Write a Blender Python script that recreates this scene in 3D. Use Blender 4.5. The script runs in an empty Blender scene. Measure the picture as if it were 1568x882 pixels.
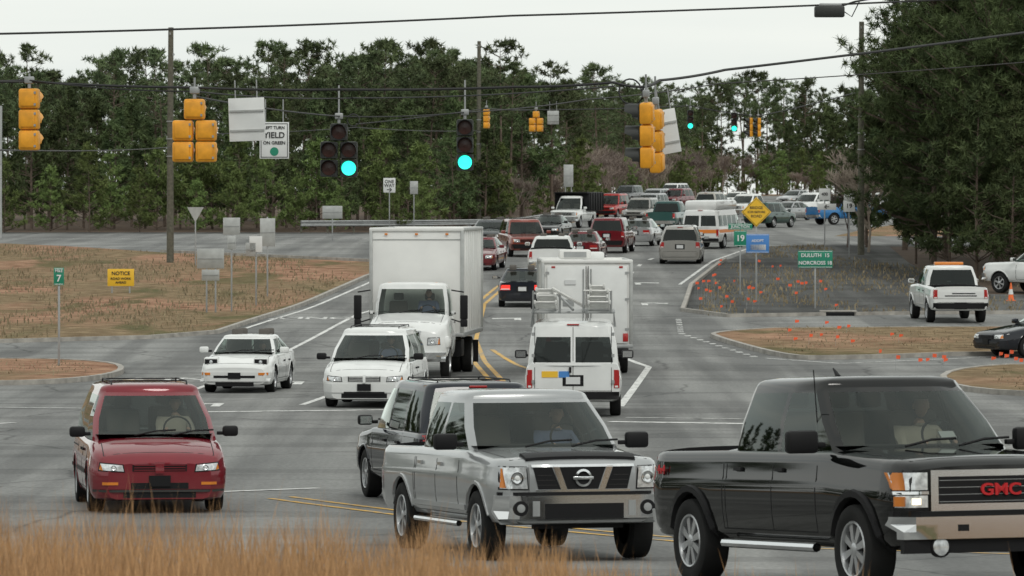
import bpy, bmesh, math, random, copy
import numpy as np
from mathutils import Vector, Matrix
from mathutils.bvhtree import BVHTree
random.seed(7); rng=np.random.default_rng(7)
scene=bpy.context.scene
COL=scene.collection
R=math.radians
EYE=4.25; F=8000.0
# ---------------------------------------------------------------- materials
def nt(name):
    m=bpy.data.materials.new(name); m.use_nodes=True
    t=m.node_tree; b=t.nodes['Principled BSDF']; return m,t,b
def rgba(c): return (c[0],c[1],c[2],1)
def pbr(name,c,rough=.5,metal=0,coat=0,var=0,scale=3,bump=0,bscale=30,emit=None,es=0,spec=None):
    m,t,b=nt(name)
    b.inputs['Base Color'].default_value=rgba(c); b.inputs['Roughness'].default_value=rough
    b.inputs['Metallic'].default_value=metal; b.inputs['Coat Weight'].default_value=coat
    b.inputs['Coat Roughness'].default_value=.04
    if spec is not None: b.inputs['Specular IOR Level'].default_value=spec
    if var or bump: tc=t.nodes.new('ShaderNodeTexCoord')
    if var:
        n=t.nodes.new('ShaderNodeTexNoise'); n.inputs['Scale'].default_value=scale; n.inputs['Detail'].default_value=6
        t.links.new(tc.outputs['Object'],n.inputs['Vector'])
        r=t.nodes.new('ShaderNodeValToRGB'); r.color_ramp.elements[0].position=.3; r.color_ramp.elements[1].position=.7
        r.color_ramp.elements[0].color=rgba([x*(1-var) for x in c]); r.color_ramp.elements[1].color=rgba([min(1,x*(1+var)) for x in c])
        t.links.new(n.outputs['Fac'],r.inputs['Fac']); t.links.new(r.outputs['Color'],b.inputs['Base Color'])
    if bump:
        n=t.nodes.new('ShaderNodeTexNoise'); n.inputs['Scale'].default_value=bscale; n.inputs['Detail'].default_value=5
        t.links.new(tc.outputs['Object'],n.inputs['Vector'])
        bp=t.nodes.new('ShaderNodeBump'); bp.inputs['Strength'].default_value=bump; bp.inputs['Distance'].default_value=.05
        t.links.new(n.outputs['Fac'],bp.inputs['Height']); t.links.new(bp.outputs['Normal'],b.inputs['Normal'])
    if emit: b.inputs['Emission Color'].default_value=rgba(emit); b.inputs['Emission Strength'].default_value=es
    return m
def glassmat(name,tint):
    m=bpy.data.materials.new(name); m.use_nodes=True; t=m.node_tree
    for n in list(t.nodes): t.nodes.remove(n)
    o=t.nodes.new('ShaderNodeOutputMaterial'); mx=t.nodes.new('ShaderNodeMixShader')
    tr=t.nodes.new('ShaderNodeBsdfTransparent'); tr.inputs[0].default_value=rgba(tint)
    gl=t.nodes.new('ShaderNodeBsdfGlossy'); gl.inputs['Roughness'].default_value=.03; gl.inputs['Color'].default_value=(.88,.95,.92,1)
    fr=t.nodes.new('ShaderNodeFresnel'); fr.inputs['IOR'].default_value=1.5
    t.links.new(fr.outputs[0],mx.inputs[0]); t.links.new(tr.outputs[0],mx.inputs[1]); t.links.new(gl.outputs[0],mx.inputs[2])
    t.links.new(mx.outputs[0],o.inputs[0]); return m
def paint(name,c,metal=0.0,rough=.35,dust=.30):
    m=pbr('paint_'+name,c,rough,metal,1.0,var=.06,scale=2.5,spec=.0 if metal<.05 else .1); t=m.node_tree; b=t.nodes['Principled BSDF']
    src=b.inputs['Base Color'].links[0].from_socket
    tc=t.nodes.new('ShaderNodeTexCoord'); sp=t.nodes.new('ShaderNodeSeparateXYZ'); t.links.new(tc.outputs['Object'],sp.inputs[0])
    mr=t.nodes.new('ShaderNodeMapRange'); mr.inputs['From Min'].default_value=.2; mr.inputs['From Max'].default_value=.8; mr.inputs['To Min'].default_value=dust; mr.inputs['To Max'].default_value=0
    t.links.new(sp.outputs['Z'],mr.inputs['Value'])
    n=t.nodes.new('ShaderNodeTexNoise'); n.inputs['Scale'].default_value=5; n.inputs['Detail'].default_value=6; t.links.new(tc.outputs['Object'],n.inputs['Vector'])
    ml=t.nodes.new('ShaderNodeMath'); ml.operation='MULTIPLY'; t.links.new(mr.outputs[0],ml.inputs[0]); t.links.new(n.outputs['Fac'],ml.inputs[1])
    x=t.nodes.new('ShaderNodeMixRGB'); x.inputs[2].default_value=(.13,.115,.095,1); t.links.new(ml.outputs[0],x.inputs[0]); t.links.new(src,x.inputs[1]); t.links.new(x.outputs[0],b.inputs['Base Color'])
    return m
M={}
M['glass']=glassmat('tinted_window_glass',(.60,.64,.61)); M['dglass']=glassmat('dark_window_glass',(.07,.08,.08))
M['tyre']=pbr('tyre_rubber',(.018,.018,.018),.85,var=.2,spec=.2)
M['rim']=pbr('alloy_rim',(.50,.51,.52),.3,.7)
M['black']=pbr('black_plastic',(.010,.010,.011),.55,spec=.2)
M['int']=pbr('interior_trim',(.04,.038,.036),.85)
M['seat']=pbr('seat_fabric',(.11,.10,.09),.9)
M['chrome']=pbr('chrome',(.78,.79,.80),.10,1)
M['lamp']=pbr('headlamp_lens',(.66,.68,.69),.08,.4,.8,var=.35,scale=18)
M['amber']=pbr('amber_lens',(.65,.20,.02),.2,0,.5)
M['red']=pbr('tail_lamp',(.38,.012,.012),.2,0,.6)
M['redlit']=pbr('brake_lamp_lit',(.6,.02,.02),.3,emit=(1,.05,.03),es=.9)
M['lit']=pbr('headlamp_lit',(.9,.8,.6),.3,emit=(1,.85,.6),es=1.3)
M['plate']=pbr('licence_plate',(.62,.63,.63),.5)
M['alu']=pbr('sign_back_aluminium',(.42,.43,.42),.45,.4,var=.12,scale=4)
M['ladder']=pbr('ladder_aluminium',(.62,.62,.60),.4,.3,var=.15,scale=6)
M['galv']=pbr('galvanised_steel',(.34,.35,.35),.5,.4,var=.15)
M['white']=pbr('white_sheeting',(.70,.71,.70),.5,var=.05)
M['boxw']=pbr('painted_box_panel',(.72,.72,.70),.45,0,.1,var=.07,scale=1.2)
M['green']=pbr('sign_green',(.01,.22,.13),.5); M['yellow']=pbr('sign_yellow',(.80,.48,.03),.5); M['blue']=pbr('sign_blue',(.06,.22,.55),.5)
M['sigy']=pbr('signal_yellow_housing',(.76,.33,.02),.45,var=.18,scale=6); M['sigb']=pbr('signal_black_housing',(.02,.022,.02),.5)
M['lensoff']=pbr('signal_lens_off',(.06,.02,.015),.3); M['greenlit']=pbr('signal_green_lit',(.1,.8,.6),.3,emit=(.03,1,.68),es=1.5)
M['wire']=pbr('cable_sheath',(.02,.02,.02),.6)
M['wood']=pbr('creosoted_pole',(.11,.105,.08),.9,var=.3,scale=8)
M['steel']=pbr('steel_pole',(.40,.41,.40),.5,.3,var=.1)
M['skin']=pbr('skin',(.50,.30,.22),.6); M['hair']=pbr('hair',(.05,.03,.02),.8); M['shirt']=pbr('shirt',(.14,.17,.28),.9); M['shirt2']=pbr('shirt_light',(.45,.40,.33),.9)
M['orange']=pbr('orange_stripe',(.75,.22,.03),.5); M['cone']=pbr('cone_orange',(.85,.16,.03),.5)
M['wtext']=pbr('white_lettering',(.75,.75,.75),.5); M['btext']=pbr('black_lettering',(.02,.02,.02),.5); M['rtext']=pbr('red_lettering',(.50,.015,.02),.35)
P={}
for n,c,me in [('silver',(.37,.38,.385),.6),('red',(.19,.008,.018),.15),('navy',(.008,.011,.018),.04),('white',(.74,.75,.74),0),
  ('maroon',(.15,.010,.016),.15),('brick',(.22,.05,.035),.15),('grey',(.08,.085,.09),.2),('pewter',(.32,.31,.29),.4),('green',(.02,.06,.05),.1),('blue',(.03,.17,.40),.1),('tan',(.40,.38,.34),.3),('brightred',(.36,.022,.018),0),('teal',(.025,.08,.075),.1)]:
    P[n]=paint(n,c,me)
P['black']=paint('black',(.0035,.004,.0038),0,.4,.12)
# ---------------------------------------------------------------- mesh builder
class MB:
    def __init__(s): s.v=[];s.f=[];s.m=[];s.mats=[]
    def mi(s,mat):
        if mat not in s.mats: s.mats.append(mat)
        return s.mats.index(mat)
    def add(s,vs,fs,mat,X=None):
        o=len(s.v)
        for p in vs:
            p=Vector(p)
            if X is not None: p=X@p
            s.v.append(p[:])
        if isinstance(mat,list):
            for f,mm in zip(fs,mat): s.f.append([i+o for i in f]); s.m.append(s.mi(mm))
        else:
            k=s.mi(mat)
            for f in fs: s.f.append([i+o for i in f]); s.m.append(k)
    def box(s,c,d,mat,bev=0,rot=None,X=None):
        bm=bmesh.new(); bmesh.ops.create_cube(bm,size=1)
        for v in bm.verts: v.co=Vector((v.co.x*d[0],v.co.y*d[1],v.co.z*d[2]))
        if bev: bmesh.ops.bevel(bm,geom=list(bm.edges),offset=bev,segments=2,affect='EDGES',profile=.5)
        T=Matrix.Translation(c)
        if rot: T=T@Matrix.Rotation(rot[2],4,'Z')@Matrix.Rotation(rot[1],4,'Y')@Matrix.Rotation(rot[0],4,'X')
        if X is not None: T=X@T
        bm.verts.index_update()
        s.add([T@v.co for v in bm.verts],[[v.index for v in f.verts] for f in bm.faces],mat); bm.free()
    def tube(s,pts,r,mat,seg=6,cap=True,X=None):
        pts=[Vector(p) for p in pts]; n=len(pts)
        rs=r if isinstance(r,(list,tuple)) else [r]*n
        vs=[];fs=[]
        for i,p in enumerate(pts):
            d=(pts[min(i+1,n-1)]-pts[max(i-1,0)]).normalized()
            a=Vector((0,0,1)) if abs(d.z)<.9 else Vector((1,0,0))
            u=d.cross(a).normalized(); w=d.cross(u)
            for k in range(seg):
                t=2*math.pi*k/seg; vs.append(p+(u*math.cos(t)+w*math.sin(t))*rs[i])
        for i in range(n-1):
            for k in range(seg):
                k2=(k+1)%seg; fs.append([i*seg+k,i*seg+k2,(i+1)*seg+k2,(i+1)*seg+k])
        if cap: fs.append(list(range(seg))[::-1]); fs.append([(n-1)*seg+k for k in range(seg)])
        s.add(vs,fs,mat,X)
    def lathe(s,prof,mat,c,axis='Y',seg=24,sgn=1,X=None):
        vs=[];fs=[];n=len(prof)
        for k in range(seg):
            t=2*math.pi*k/seg
            for (r,h) in prof:
                a,b=r*math.cos(t),r*math.sin(t)
                if axis=='Y': p=(c[0]+a,c[1]+h*sgn,c[2]+b)
                elif axis=='X': p=(c[0]+h*sgn,c[1]+a,c[2]+b)
                else: p=(c[0]+a,c[1]+b,c[2]+h*sgn)
                vs.append(p)
        for k in range(seg):
            k2=(k+1)%seg
            for j in range(n-1): fs.append([k*n+j,k*n+j+1,k2*n+j+1,k2*n+j])
        s.add(vs,fs,mat,X)
    def obj(s,name,smooth=True,angle=35,parent=None):
        me=bpy.data.meshes.new(name); me.from_pydata(s.v,[],s.f)
        for m in s.mats: me.materials.append(m)
        me.polygons.foreach_set('material_index',s.m)
        if smooth:
            me.polygons.foreach_set('use_smooth',[True]*len(s.f)); me.set_sharp_from_angle(angle=R(angle))
        me.update(); o=bpy.data.objects.new(name,me); COL.objects.link(o)
        if parent: o.parent=parent
        return o
def text(s,size,mat,mtx,parent,name='lettering',ext=.004,bold=1.0):
    cu=bpy.data.curves.new(name,'FONT'); cu.body=s; cu.size=size; cu.align_x='CENTER'; cu.align_y='CENTER'; cu.extrude=ext; cu.offset=.012*size*bold
    t=bpy.data.objects.new('tmp',cu); COL.objects.link(t); dg=bpy.context.evaluated_depsgraph_get()
    me=bpy.data.meshes.new_from_object(t.evaluated_get(dg)); bpy.data.objects.remove(t)
    me.materials.clear(); me.materials.append(mat)
    o=bpy.data.objects.new(name,me); COL.objects.link(o)
    if parent: o.parent=parent
    o.matrix_local=mtx; return o
# ---------------------------------------------------------------- terrain profile
ctl=[(-60,3.0),(0,2.6),(20,2.15),(30,1.9),(36,1.5),(44,.9),(48,.75),(52,.6),(58,.35),(62,.24),(73,.07),(85,0),(130,0),(150,.05),(165,.3),(180,.6),(195,.84),(215,1.4),(240,2.1),(270,2.65),(310,3.05),(360,3.5),(400,4.05),(500,5.6),(600,6.5),(800,7.5),(3000,9)]
ST=np.arange(-48,660,4.0)
_fy=np.arange(-60,700,1.0); _fz=np.interp(_fy,[c[0] for c in ctl],[c[1] for c in ctl])
_k=np.exp(-np.arange(-9,10)**2/(2*9.0)); _k/=_k.sum(); _fs=np.convolve(np.pad(_fz,9,'edge'),_k,'valid')
SZ=np.interp(ST,_fy,_fs); ST2=np.concatenate([[-1500],ST,[800,3000]]); SZ2=np.concatenate([[3.0],SZ,[7.5,9]])
def g(y): return float(np.interp(y,ST2,SZ2))
def pixel_to_world(u,v,Y): return Vector(((u-784)*Y/F,Y,EYE+(330-v)*Y/F))  # image pixel coordinates projected to a world point at an estimated depth
def sheet(polys,off,mat,name):
    bm=bmesh.new()
    for p in polys:
        vs=[bm.verts.new((a,b,0)) for a,b in p]; bm.faces.new(vs)
    bmesh.ops.triangulate(bm,faces=bm.faces[:])
    ys=[v.co.y for v in bm.verts]
    for s in ST:
        if min(ys)<s<max(ys):
            bmesh.ops.bisect_plane(bm,geom=bm.verts[:]+bm.edges[:]+bm.faces[:],plane_co=(0,s,0),plane_no=(0,1,0),dist=1e-5)
    for v in bm.verts: v.co.z=g(v.co.y)+off
    for f in bm.faces:
        f.normal_update()
        if f.normal.z<0: f.normal_flip()
        f.smooth=True
    me=bpy.data.meshes.new(name); bm.to_mesh(me); bm.free(); me.materials.append(mat)
    o=bpy.data.objects.new(name,me); COL.objects.link(o); return o
def ground_mat(name,c0=.46,c1=.60,k=1.0):
    m,t,b=nt(name); b.inputs['Roughness'].default_value=.95; b.inputs['Specular IOR Level'].default_value=.05
    tc=t.nodes.new('ShaderNodeTexCoord')
    def noise(s,d=6,dist=0,sc=(1,1,1)):
        mp=t.nodes.new('ShaderNodeMapping'); mp.inputs['Scale'].default_value=sc; t.links.new(tc.outputs['Object'],mp.inputs[0])
        n=t.nodes.new('ShaderNodeTexNoise'); n.inputs['Scale'].default_value=s; n.inputs['Detail'].default_value=d; n.inputs['Distortion'].default_value=dist
        t.links.new(mp.outputs[0],n.inputs['Vector']); return n
    def ramp(n,a,b_,p0=.4,p1=.6):
        r=t.nodes.new('ShaderNodeValToRGB'); r.color_ramp.elements[0].position=p0; r.color_ramp.elements[1].position=p1
        r.color_ramp.elements[0].color=rgba(a); r.color_ramp.elements[1].color=rgba(b_); t.links.new(n.outputs['Fac'],r.inputs['Fac']); return r
    def mix(f,a,b_):
        x=t.nodes.new('ShaderNodeMixRGB'); t.links.new(f.outputs[0],x.inputs[0]); t.links.new(a.outputs[0],x.inputs[1]); t.links.new(b_.outputs[0],x.inputs[2]); return x
    straw=ramp(noise(1.6,9),(.13*k,.09*k,.053*k),(.32*k,.24*k,.145*k),.3,.7)
    clay=ramp(noise(1.1,9,.5),(.19*k,.095*k,.06*k),(.46*k,.285*k,.19*k),.32,.68)
    grn=ramp(noise(3,6),(.06,.065,.028),(.15,.145,.07),.3,.7)
    m1=mix(ramp(noise(.12,7,.8,(1,.35,1)),(0,0,0),(1,1,1),c0,c1),straw,clay)
    m2=mix(ramp(noise(.22,7,1.2,(1,.3,1)),(0,0,0),(.8,.8,.8),.55,.65),m1,grn)
    t.links.new(m2.outputs[0],b.inputs['Base Color'])
    bp=t.nodes.new('ShaderNodeBump'); bp.inputs['Strength'].default_value=1; bp.inputs['Distance'].default_value=.3
    t.links.new(noise(2.5,9).outputs['Fac'],bp.inputs['Height']); t.links.new(bp.outputs[0],b.inputs['Normal']); return m
def asphalt_mat():
    m,t,b=nt('worn_asphalt'); b.inputs['Roughness'].default_value=.85; b.inputs['Specular IOR Level'].default_value=.3
    tc=t.nodes.new('ShaderNodeTexCoord')
    def noise(s,d=6,sc=(1,1,1)):
        mp=t.nodes.new('ShaderNodeMapping'); mp.inputs['Scale'].default_value=sc; t.links.new(tc.outputs['Object'],mp.inputs[0])
        n=t.nodes.new('ShaderNodeTexNoise'); n.inputs['Scale'].default_value=s; n.inputs['Detail'].default_value=d
        t.links.new(mp.outputs[0],n.inputs['Vector']); return n
    def rp(n,a,b_,p0,p1):
        r=t.nodes.new('ShaderNodeValToRGB'); r.color_ramp.elements[0].position=p0; r.color_ramp.elements[1].position=p1
        r.color_ramp.elements[0].color=rgba(a); r.color_ramp.elements[1].color=rgba(b_); t.links.new(n,r.inputs['Fac']); return r.outputs[0]
    def mul(a,b_):
        x=t.nodes.new('ShaderNodeMixRGB'); x.blend_type='MULTIPLY'; x.inputs[0].default_value=1; t.links.new(a,x.inputs[1]); t.links.new(b_,x.inputs[2]); return x.outputs[0]
    c=rp(noise(.5,8,(1,.12,1)).outputs['Fac'],(.155,.158,.155),(.25,.25,.243),.3,.7)
    c=mul(c,rp(noise(14,5).outputs['Fac'],(.76,.76,.76),(1.15,1.15,1.15),.35,.65))
    c=mul(c,rp(noise(.8,5,(1.0,.03,1)).outputs['Fac'],(.74,.74,.74),(1.08,1.08,1.07),.42,.58))
    c=mul(c,rp(noise(.35,3,(.25,1.0,1)).outputs['Fac'],(.82,.82,.82),(1.05,1.05,1.05),.44,.50))
    n3=noise(.7,5); ad=t.nodes.new('ShaderNodeMixRGB'); ad.inputs[0].default_value=.55; ad.blend_type='ADD'; t.links.new(tc.outputs['Object'],ad.inputs[1]); t.links.new(n3.outputs['Color'],ad.inputs[2])
    vo=t.nodes.new('ShaderNodeTexVoronoi'); vo.feature='DISTANCE_TO_EDGE'; vo.inputs['Scale'].default_value=.16; t.links.new(ad.outputs[0],vo.inputs['Vector'])
    c=mul(c,rp(vo.outputs['Distance'],(.5,.5,.5),(1,1,1),.001,.010))
    t.links.new(c,b.inputs['Base Color'])
    bp=t.nodes.new('ShaderNodeBump'); bp.inputs['Strength'].default_value=.3; bp.inputs['Distance'].default_value=.01; t.links.new(noise(60,3).outputs['Fac'],bp.inputs['Height']); t.links.new(bp.outputs[0],b.inputs['Normal'])
    return m
def mark_mat(name,c):
    m,t,b=nt(name); b.inputs['Roughness'].default_value=.7
    tc=t.nodes.new('ShaderNodeTexCoord'); n=t.nodes.new('ShaderNodeTexNoise'); n.inputs['Scale'].default_value=4; n.inputs['Detail'].default_value=9; t.links.new(tc.outputs['Object'],n.inputs['Vector'])
    r=t.nodes.new('ShaderNodeValToRGB'); r.color_ramp.elements[0].position=.38; r.color_ramp.elements[0].color=(.23,.23,.225,1); r.color_ramp.elements[1].position=.49; r.color_ramp.elements[1].color=rgba(c)
    t.links.new(n.outputs['Fac'],r.inputs['Fac']); t.links.new(r.outputs[0],b.inputs['Base Color']); return m
GM=ground_mat('dry_grass_and_clay'); GM2=ground_mat('red_clay_bank',.36,.50,.85); AM=asphalt_mat(); WM=mark_mat('worn_white_marking',(.68,.68,.66)); YM=mark_mat('worn_yellow_marking',(.62,.36,.06))
CM=pbr('kerb_concrete',(.34,.32,.29),.9,var=.3,scale=3); FM=pbr('forest_floor',(.08,.05,.03),1,var=.4,scale=1)
xs=[-2500,-600,-200,-100]+list(range(-60,101,10))+[200,600,2500]
vs=[];fs=[]; ys=list(ST2)
for y in ys:
    for x in xs: vs.append((x,y,g(y)))
n=len(xs)
for i in range(len(ys)-1):
    for j in range(n-1): fs.append([i*n+j,i*n+j+1,(i+1)*n+j+1,(i+1)*n+j])
gb=MB(); gb.add(vs,fs,GM); gb.obj('ground',angle=80)
road_poly=[(-90,46),(90,46),(90,192),(60,190),(15,187),(7.6,184),(6.2,190),(7.3,213),(9.9,243),(13,270),(16,276),(70,276),(70,308),(19,308),(24,350),(32,400),(50,500),(70,600),(78,645),(45,645),(26,600),(16,500),(6,400),(2.5,350),(0,322),(-10,318),(-90,322),(-90,290),(-27,280),(-17.3,258),(-9,245),(-4.6,238),(-6.2,222),(-8.2,190),(-9.6,170),(-11.5,166),(-16,163),(-90,160)]
sheet([road_poly],.004,AM,'asphalt_road')
sheet([[(60,190.1),(15,187.1),(7.7,184.2),(6.3,190),(7.4,213),(10,243),(13.1,270),(16,275.9),(60,275.9)]],.0035,GM2,'clay_bank')
def sm(poly,it=1):
    for _ in range(it):
        q=[]
        for i in range(len(poly)):
            a=Vector(poly[i]);b=Vector(poly[(i+1)%len(poly)]); q+= [tuple(a.lerp(b,.25)),tuple(a.lerp(b,.75))]
        poly=q
    return poly
isl=[[(-90,130),(-13.5,130),(-11.2,131.5),(-10.2,138),(-11.2,147),(-14.7,150),(-90,152)],
     [(6.4,169),(6.5,165),(7.9,152),(9,150.5),(15.3,155.5),(90,160),(90,172),(10,174)],
     [(10.5,126),(11.5,140),(15,146.5),(90,150),(90,120),(13,121)]]
isl=[sm(p,2) for p in isl]
sheet(isl,.11,GM,'grass_island')
def resample(pl,step=3.5):
    out=[]
    for a,b in zip(pl[:-1],pl[1:]):
        a=Vector(a);b=Vector(b); k=max(1,int((b-a).length/step))
        for i in range(k): out.append(a.lerp(b,i/k))
    out.append(Vector(pl[-1])); return out
def kerb(lines,w=.16,h=.13):
    mb=MB()
    for pl in lines:
        pts=resample(pl); vs=[];fs=[]
        for i,p in enumerate(pts):
            d=(pts[min(i+1,len(pts)-1)]-pts[max(i-1,0)]).normalized(); nn=Vector((-d.y,d.x)); z=g(p.y)
            a=p+nn*w/2;b=p-nn*w/2
            vs+=[(a.x,a.y,z-.05),(a.x,a.y,z+h),(b.x,b.y,z+h),(b.x,b.y,z-.05)]
        for i in range(len(pts)-1):
            for k in range(3): fs.append([i*4+k,i*4+k+1,i*4+k+5,i*4+k+4])
        mb.add(vs,fs,CM)
    mb.obj('kerb',angle=30)
kerb([p+[p[0]] for p in isl]+[road_poly[3:9],road_poly[-9:]])
def strip(pl,w):
    out=[]
    for a,b in zip(pl[:-1],pl[1:]):
        a=Vector(a);b=Vector(b); d=(b-a).normalized(); nn=Vector((-d.y,d.x))*w/2
        out.append([tuple(a+nn),tuple(b+nn),tuple(b-nn),tuple(a-nn)][::-1])
    return out
def dash(pl,w,on,off):
    out=[]; pts=resample(pl,.5); acc=0; cur=[]
    for a,b in zip(pts[:-1],pts[1:]):
        if acc%(on+off)<on: cur.append(a)
        elif len(cur)>1: out+=strip([tuple(cur[0]),tuple(cur[-1])],w); cur=[]
        else: cur=[]
        acc+=(b-a).length
    return out
W=[]
W+=strip([(-2.2,222),(-5.5,187),(-6.75,157),(-7.9,122)],.15)
W+=strip([(-5.6,222),(-7.7,190),(-9.1,171)],.15)
W+=strip([(-4.0,128),(-4.7,117)],.16)
W+=strip([(-9.2,112.0),(-1.2,114.5)],.4)
W+=strip([(3.0,156),(3.8,145),(2.4,116)],.18)
W+=strip([(2.0,107.5),(5.4,106.2)],.45)+strip([(2.4,109.7),(5.2,108.8)],.18)
W+=dash([(5.8,182),(5.5,170),(7.2,152)],.2,.7,.8)
W+=strip([(7.4,152),(9.3,148),(15,154),(40,157)],.13)
W+=dash([(3.2,190),(4.3,213),(6.0,240),(9,270),(14,330),(20,400)],.17,3,6)
W+=strip([(6.9,215),(9.4,243),(12.3,268)],.15)
W+=strip([(-5.2,79.0),(-3.0,80.8)],.2)
W+=strip([(-20,118),(-9.5,115)],.18)+strip([(-20,108),(-11,104)],.18)+strip([(-14,100),(-10.2,107)],.18)
W+=strip([(-80,300),(-6,297)],.12)
W+=dash([(-1.8,240),(2,290),(6,350),(10,400)],.16,3,6)
def arrow(x,y,s,flip=1):
    return [[(x-.12*s,y),(x+.12*s,y),(x+.12*s,y+2.2*s),(x-.12*s,y+2.2*s)],[(x-.12*s,y+2.2*s),(x-.12*s,y+1.6*s),(x+flip*.9*s,y+1.2*s),(x+flip*.9*s,y+1.9*s)]]
W+=arrow(-5.4,131,1.0,-1)+arrow(-6.6,116,.9,-1)+arrow(.2,181,1,-1)+arrow(5.2,215,1,1)+arrow(5.0,196,1,1)
sheet(W,.012,WM,'white_road_markings')
Yl=[]
cl=[(-.3,131),(-.95,150),(-1.3,165),(-1.2,197),(-.5,212),(1.5,240),(2.3,250),(5,290),(9,350),(13,400),(24,500)]
Yl+=strip([(a-.16,b) for a,b in cl],.14)+strip([(a+.16,b) for a,b in cl],.14)
Yl+=strip([(1.0,138),(.2,146),(-.6,158)],.14)
Yl+=strip([(-3.6,77.5),(-1.6,72.5),(1.2,66.5),(2.9,63)],.12)+strip([(-3.3,78),(-1.3,73),(1.5,67),(3.2,63.5)],.12)+strip([(2.9,63.2),(9,59)],.12)+strip([(3.2,63.7),(9.3,59.5)],.12)
sheet(Yl,.012,YM,'yellow_road_markings')
def road_text(s,x,y,size,stretch,mat):
    cu=bpy.data.curves.new('t','FONT'); cu.body=s; cu.size=1; cu.align_x='CENTER'; cu.offset=.02
    t=bpy.data.objects.new('tmp',cu); COL.objects.link(t); dg=bpy.context.evaluated_depsgraph_get()
    me=bpy.data.meshes.new_from_object(t.evaluated_get(dg)); bpy.data.objects.remove(t)
    sheet([[(x-me.vertices[i].co.x*size,y-me.vertices[i].co.y*size*stretch) for i in p.vertices] for p in me.polygons],.012,mat,'road_lettering')
road_text('ONLY',-8.4,136,1.25,2.2,WM); road_text('ONLY',-7.0,184,1.1,2.4,WM)
# ---------------------------------------------------------------- vehicles
def lerp(a,b,t): return a+(b-a)*t
def boolean(v,f,cut,paintm,dark):
    def mk(vv,ff,mi):
        me=bpy.data.meshes.new('b'); me.from_pydata([tuple(x) for x in vv],[],ff); me.materials.append(paintm); me.materials.append(dark)
        bm=bmesh.new(); bm.from_mesh(me); bmesh.ops.recalc_face_normals(bm,faces=bm.faces[:]); bm.to_mesh(me); bm.free()
        me.polygons.foreach_set('material_index',[mi]*len(me.polygons)); o=bpy.data.objects.new('b',me); COL.objects.link(o); return o
    a=mk(v,f,0); b=mk(cut.v,cut.f,1)
    md=a.modifiers.new('x','BOOLEAN'); md.operation='DIFFERENCE'; md.object=b; md.solver='EXACT'
    dg=bpy.context.evaluated_depsgraph_get(); me=bpy.data.meshes.new_from_object(a.evaluated_get(dg))
    V=[x.co.copy() for x in me.vertices]; Fc=[list(p.vertices) for p in me.polygons]; mt=[[paintm,dark][min(1,p.material_index)] for p in me.polygons]
    for o in (a,b): bpy.data.objects.remove(o)
    return V,Fc,mt
def loft(x0,x1,W,zb,prof,crown=.03,fr=.16,rr=.08,nose=.06,zbf=.03,nl=.12):
    px=[p[0] for p in prof];pz=[p[1] for p in prof]
    X=set([x0,x1]+px)
    for d in (.03,.08,.16,.28,.45): X.add(x1-d)
    for d in (.03,.08,.16,.3): X.add(x0+d)
    k=int((x1-x0)/.4)
    for i in range(1,k): X.add(round(x0+(x1-x0)*i/k+.001,3))
    X=sorted(X); XX=[X[0]]
    for x in X[1:]:
        if x-XX[-1]>.012: XX.append(x)
    half=[(0,0,0),(.82,0,0),(.925,.05,0),(.972,.16,0),(.995,.36,0),(1,.52,0),(1.0,.66,0),(.982,.71,0),(.968,.88,0),(.945,.96,0),(.905,1,.05),(.8,1,.4),(.6,1,.75),(.3,1,.95),(0,1,1)]
    vs=[];fs=[]
    for x in XX:
        df=x1-x; dr=x-x0; w=W/2
        if df<.45: w*=1-fr*(1-df/.45)**2.2
        if dr<.3: w*=1-rr*(1-dr/.3)**2.2
        zs=float(np.interp(x,px,pz))
        if df<nl: zs-=nose*(1-df/nl)**2
        b=zb+ (zbf*(1-df/.3) if df<.3 else 0)+(zbf*(1-dr/.3) if dr<.3 else 0)
        ring=[(k*w,b+t*(zs-b)+c*crown) for k,t,c in half]
        full=ring+[(-y,z) for y,z in ring[-2:0:-1]]
        for y,z in full: vs.append(Vector((x,y,z)))
    n=len(half)*2-2
    for i in range(len(XX)-1):
        for k in range(n):
            k2=(k+1)%n; fs.append([i*n+k,i*n+k2,(i+1)*n+k2,(i+1)*n+k])
    fs.append(list(range(n))); fs.append([(len(XX)-1)*n+k for k in range(n)][::-1])
    return vs,fs
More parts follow.
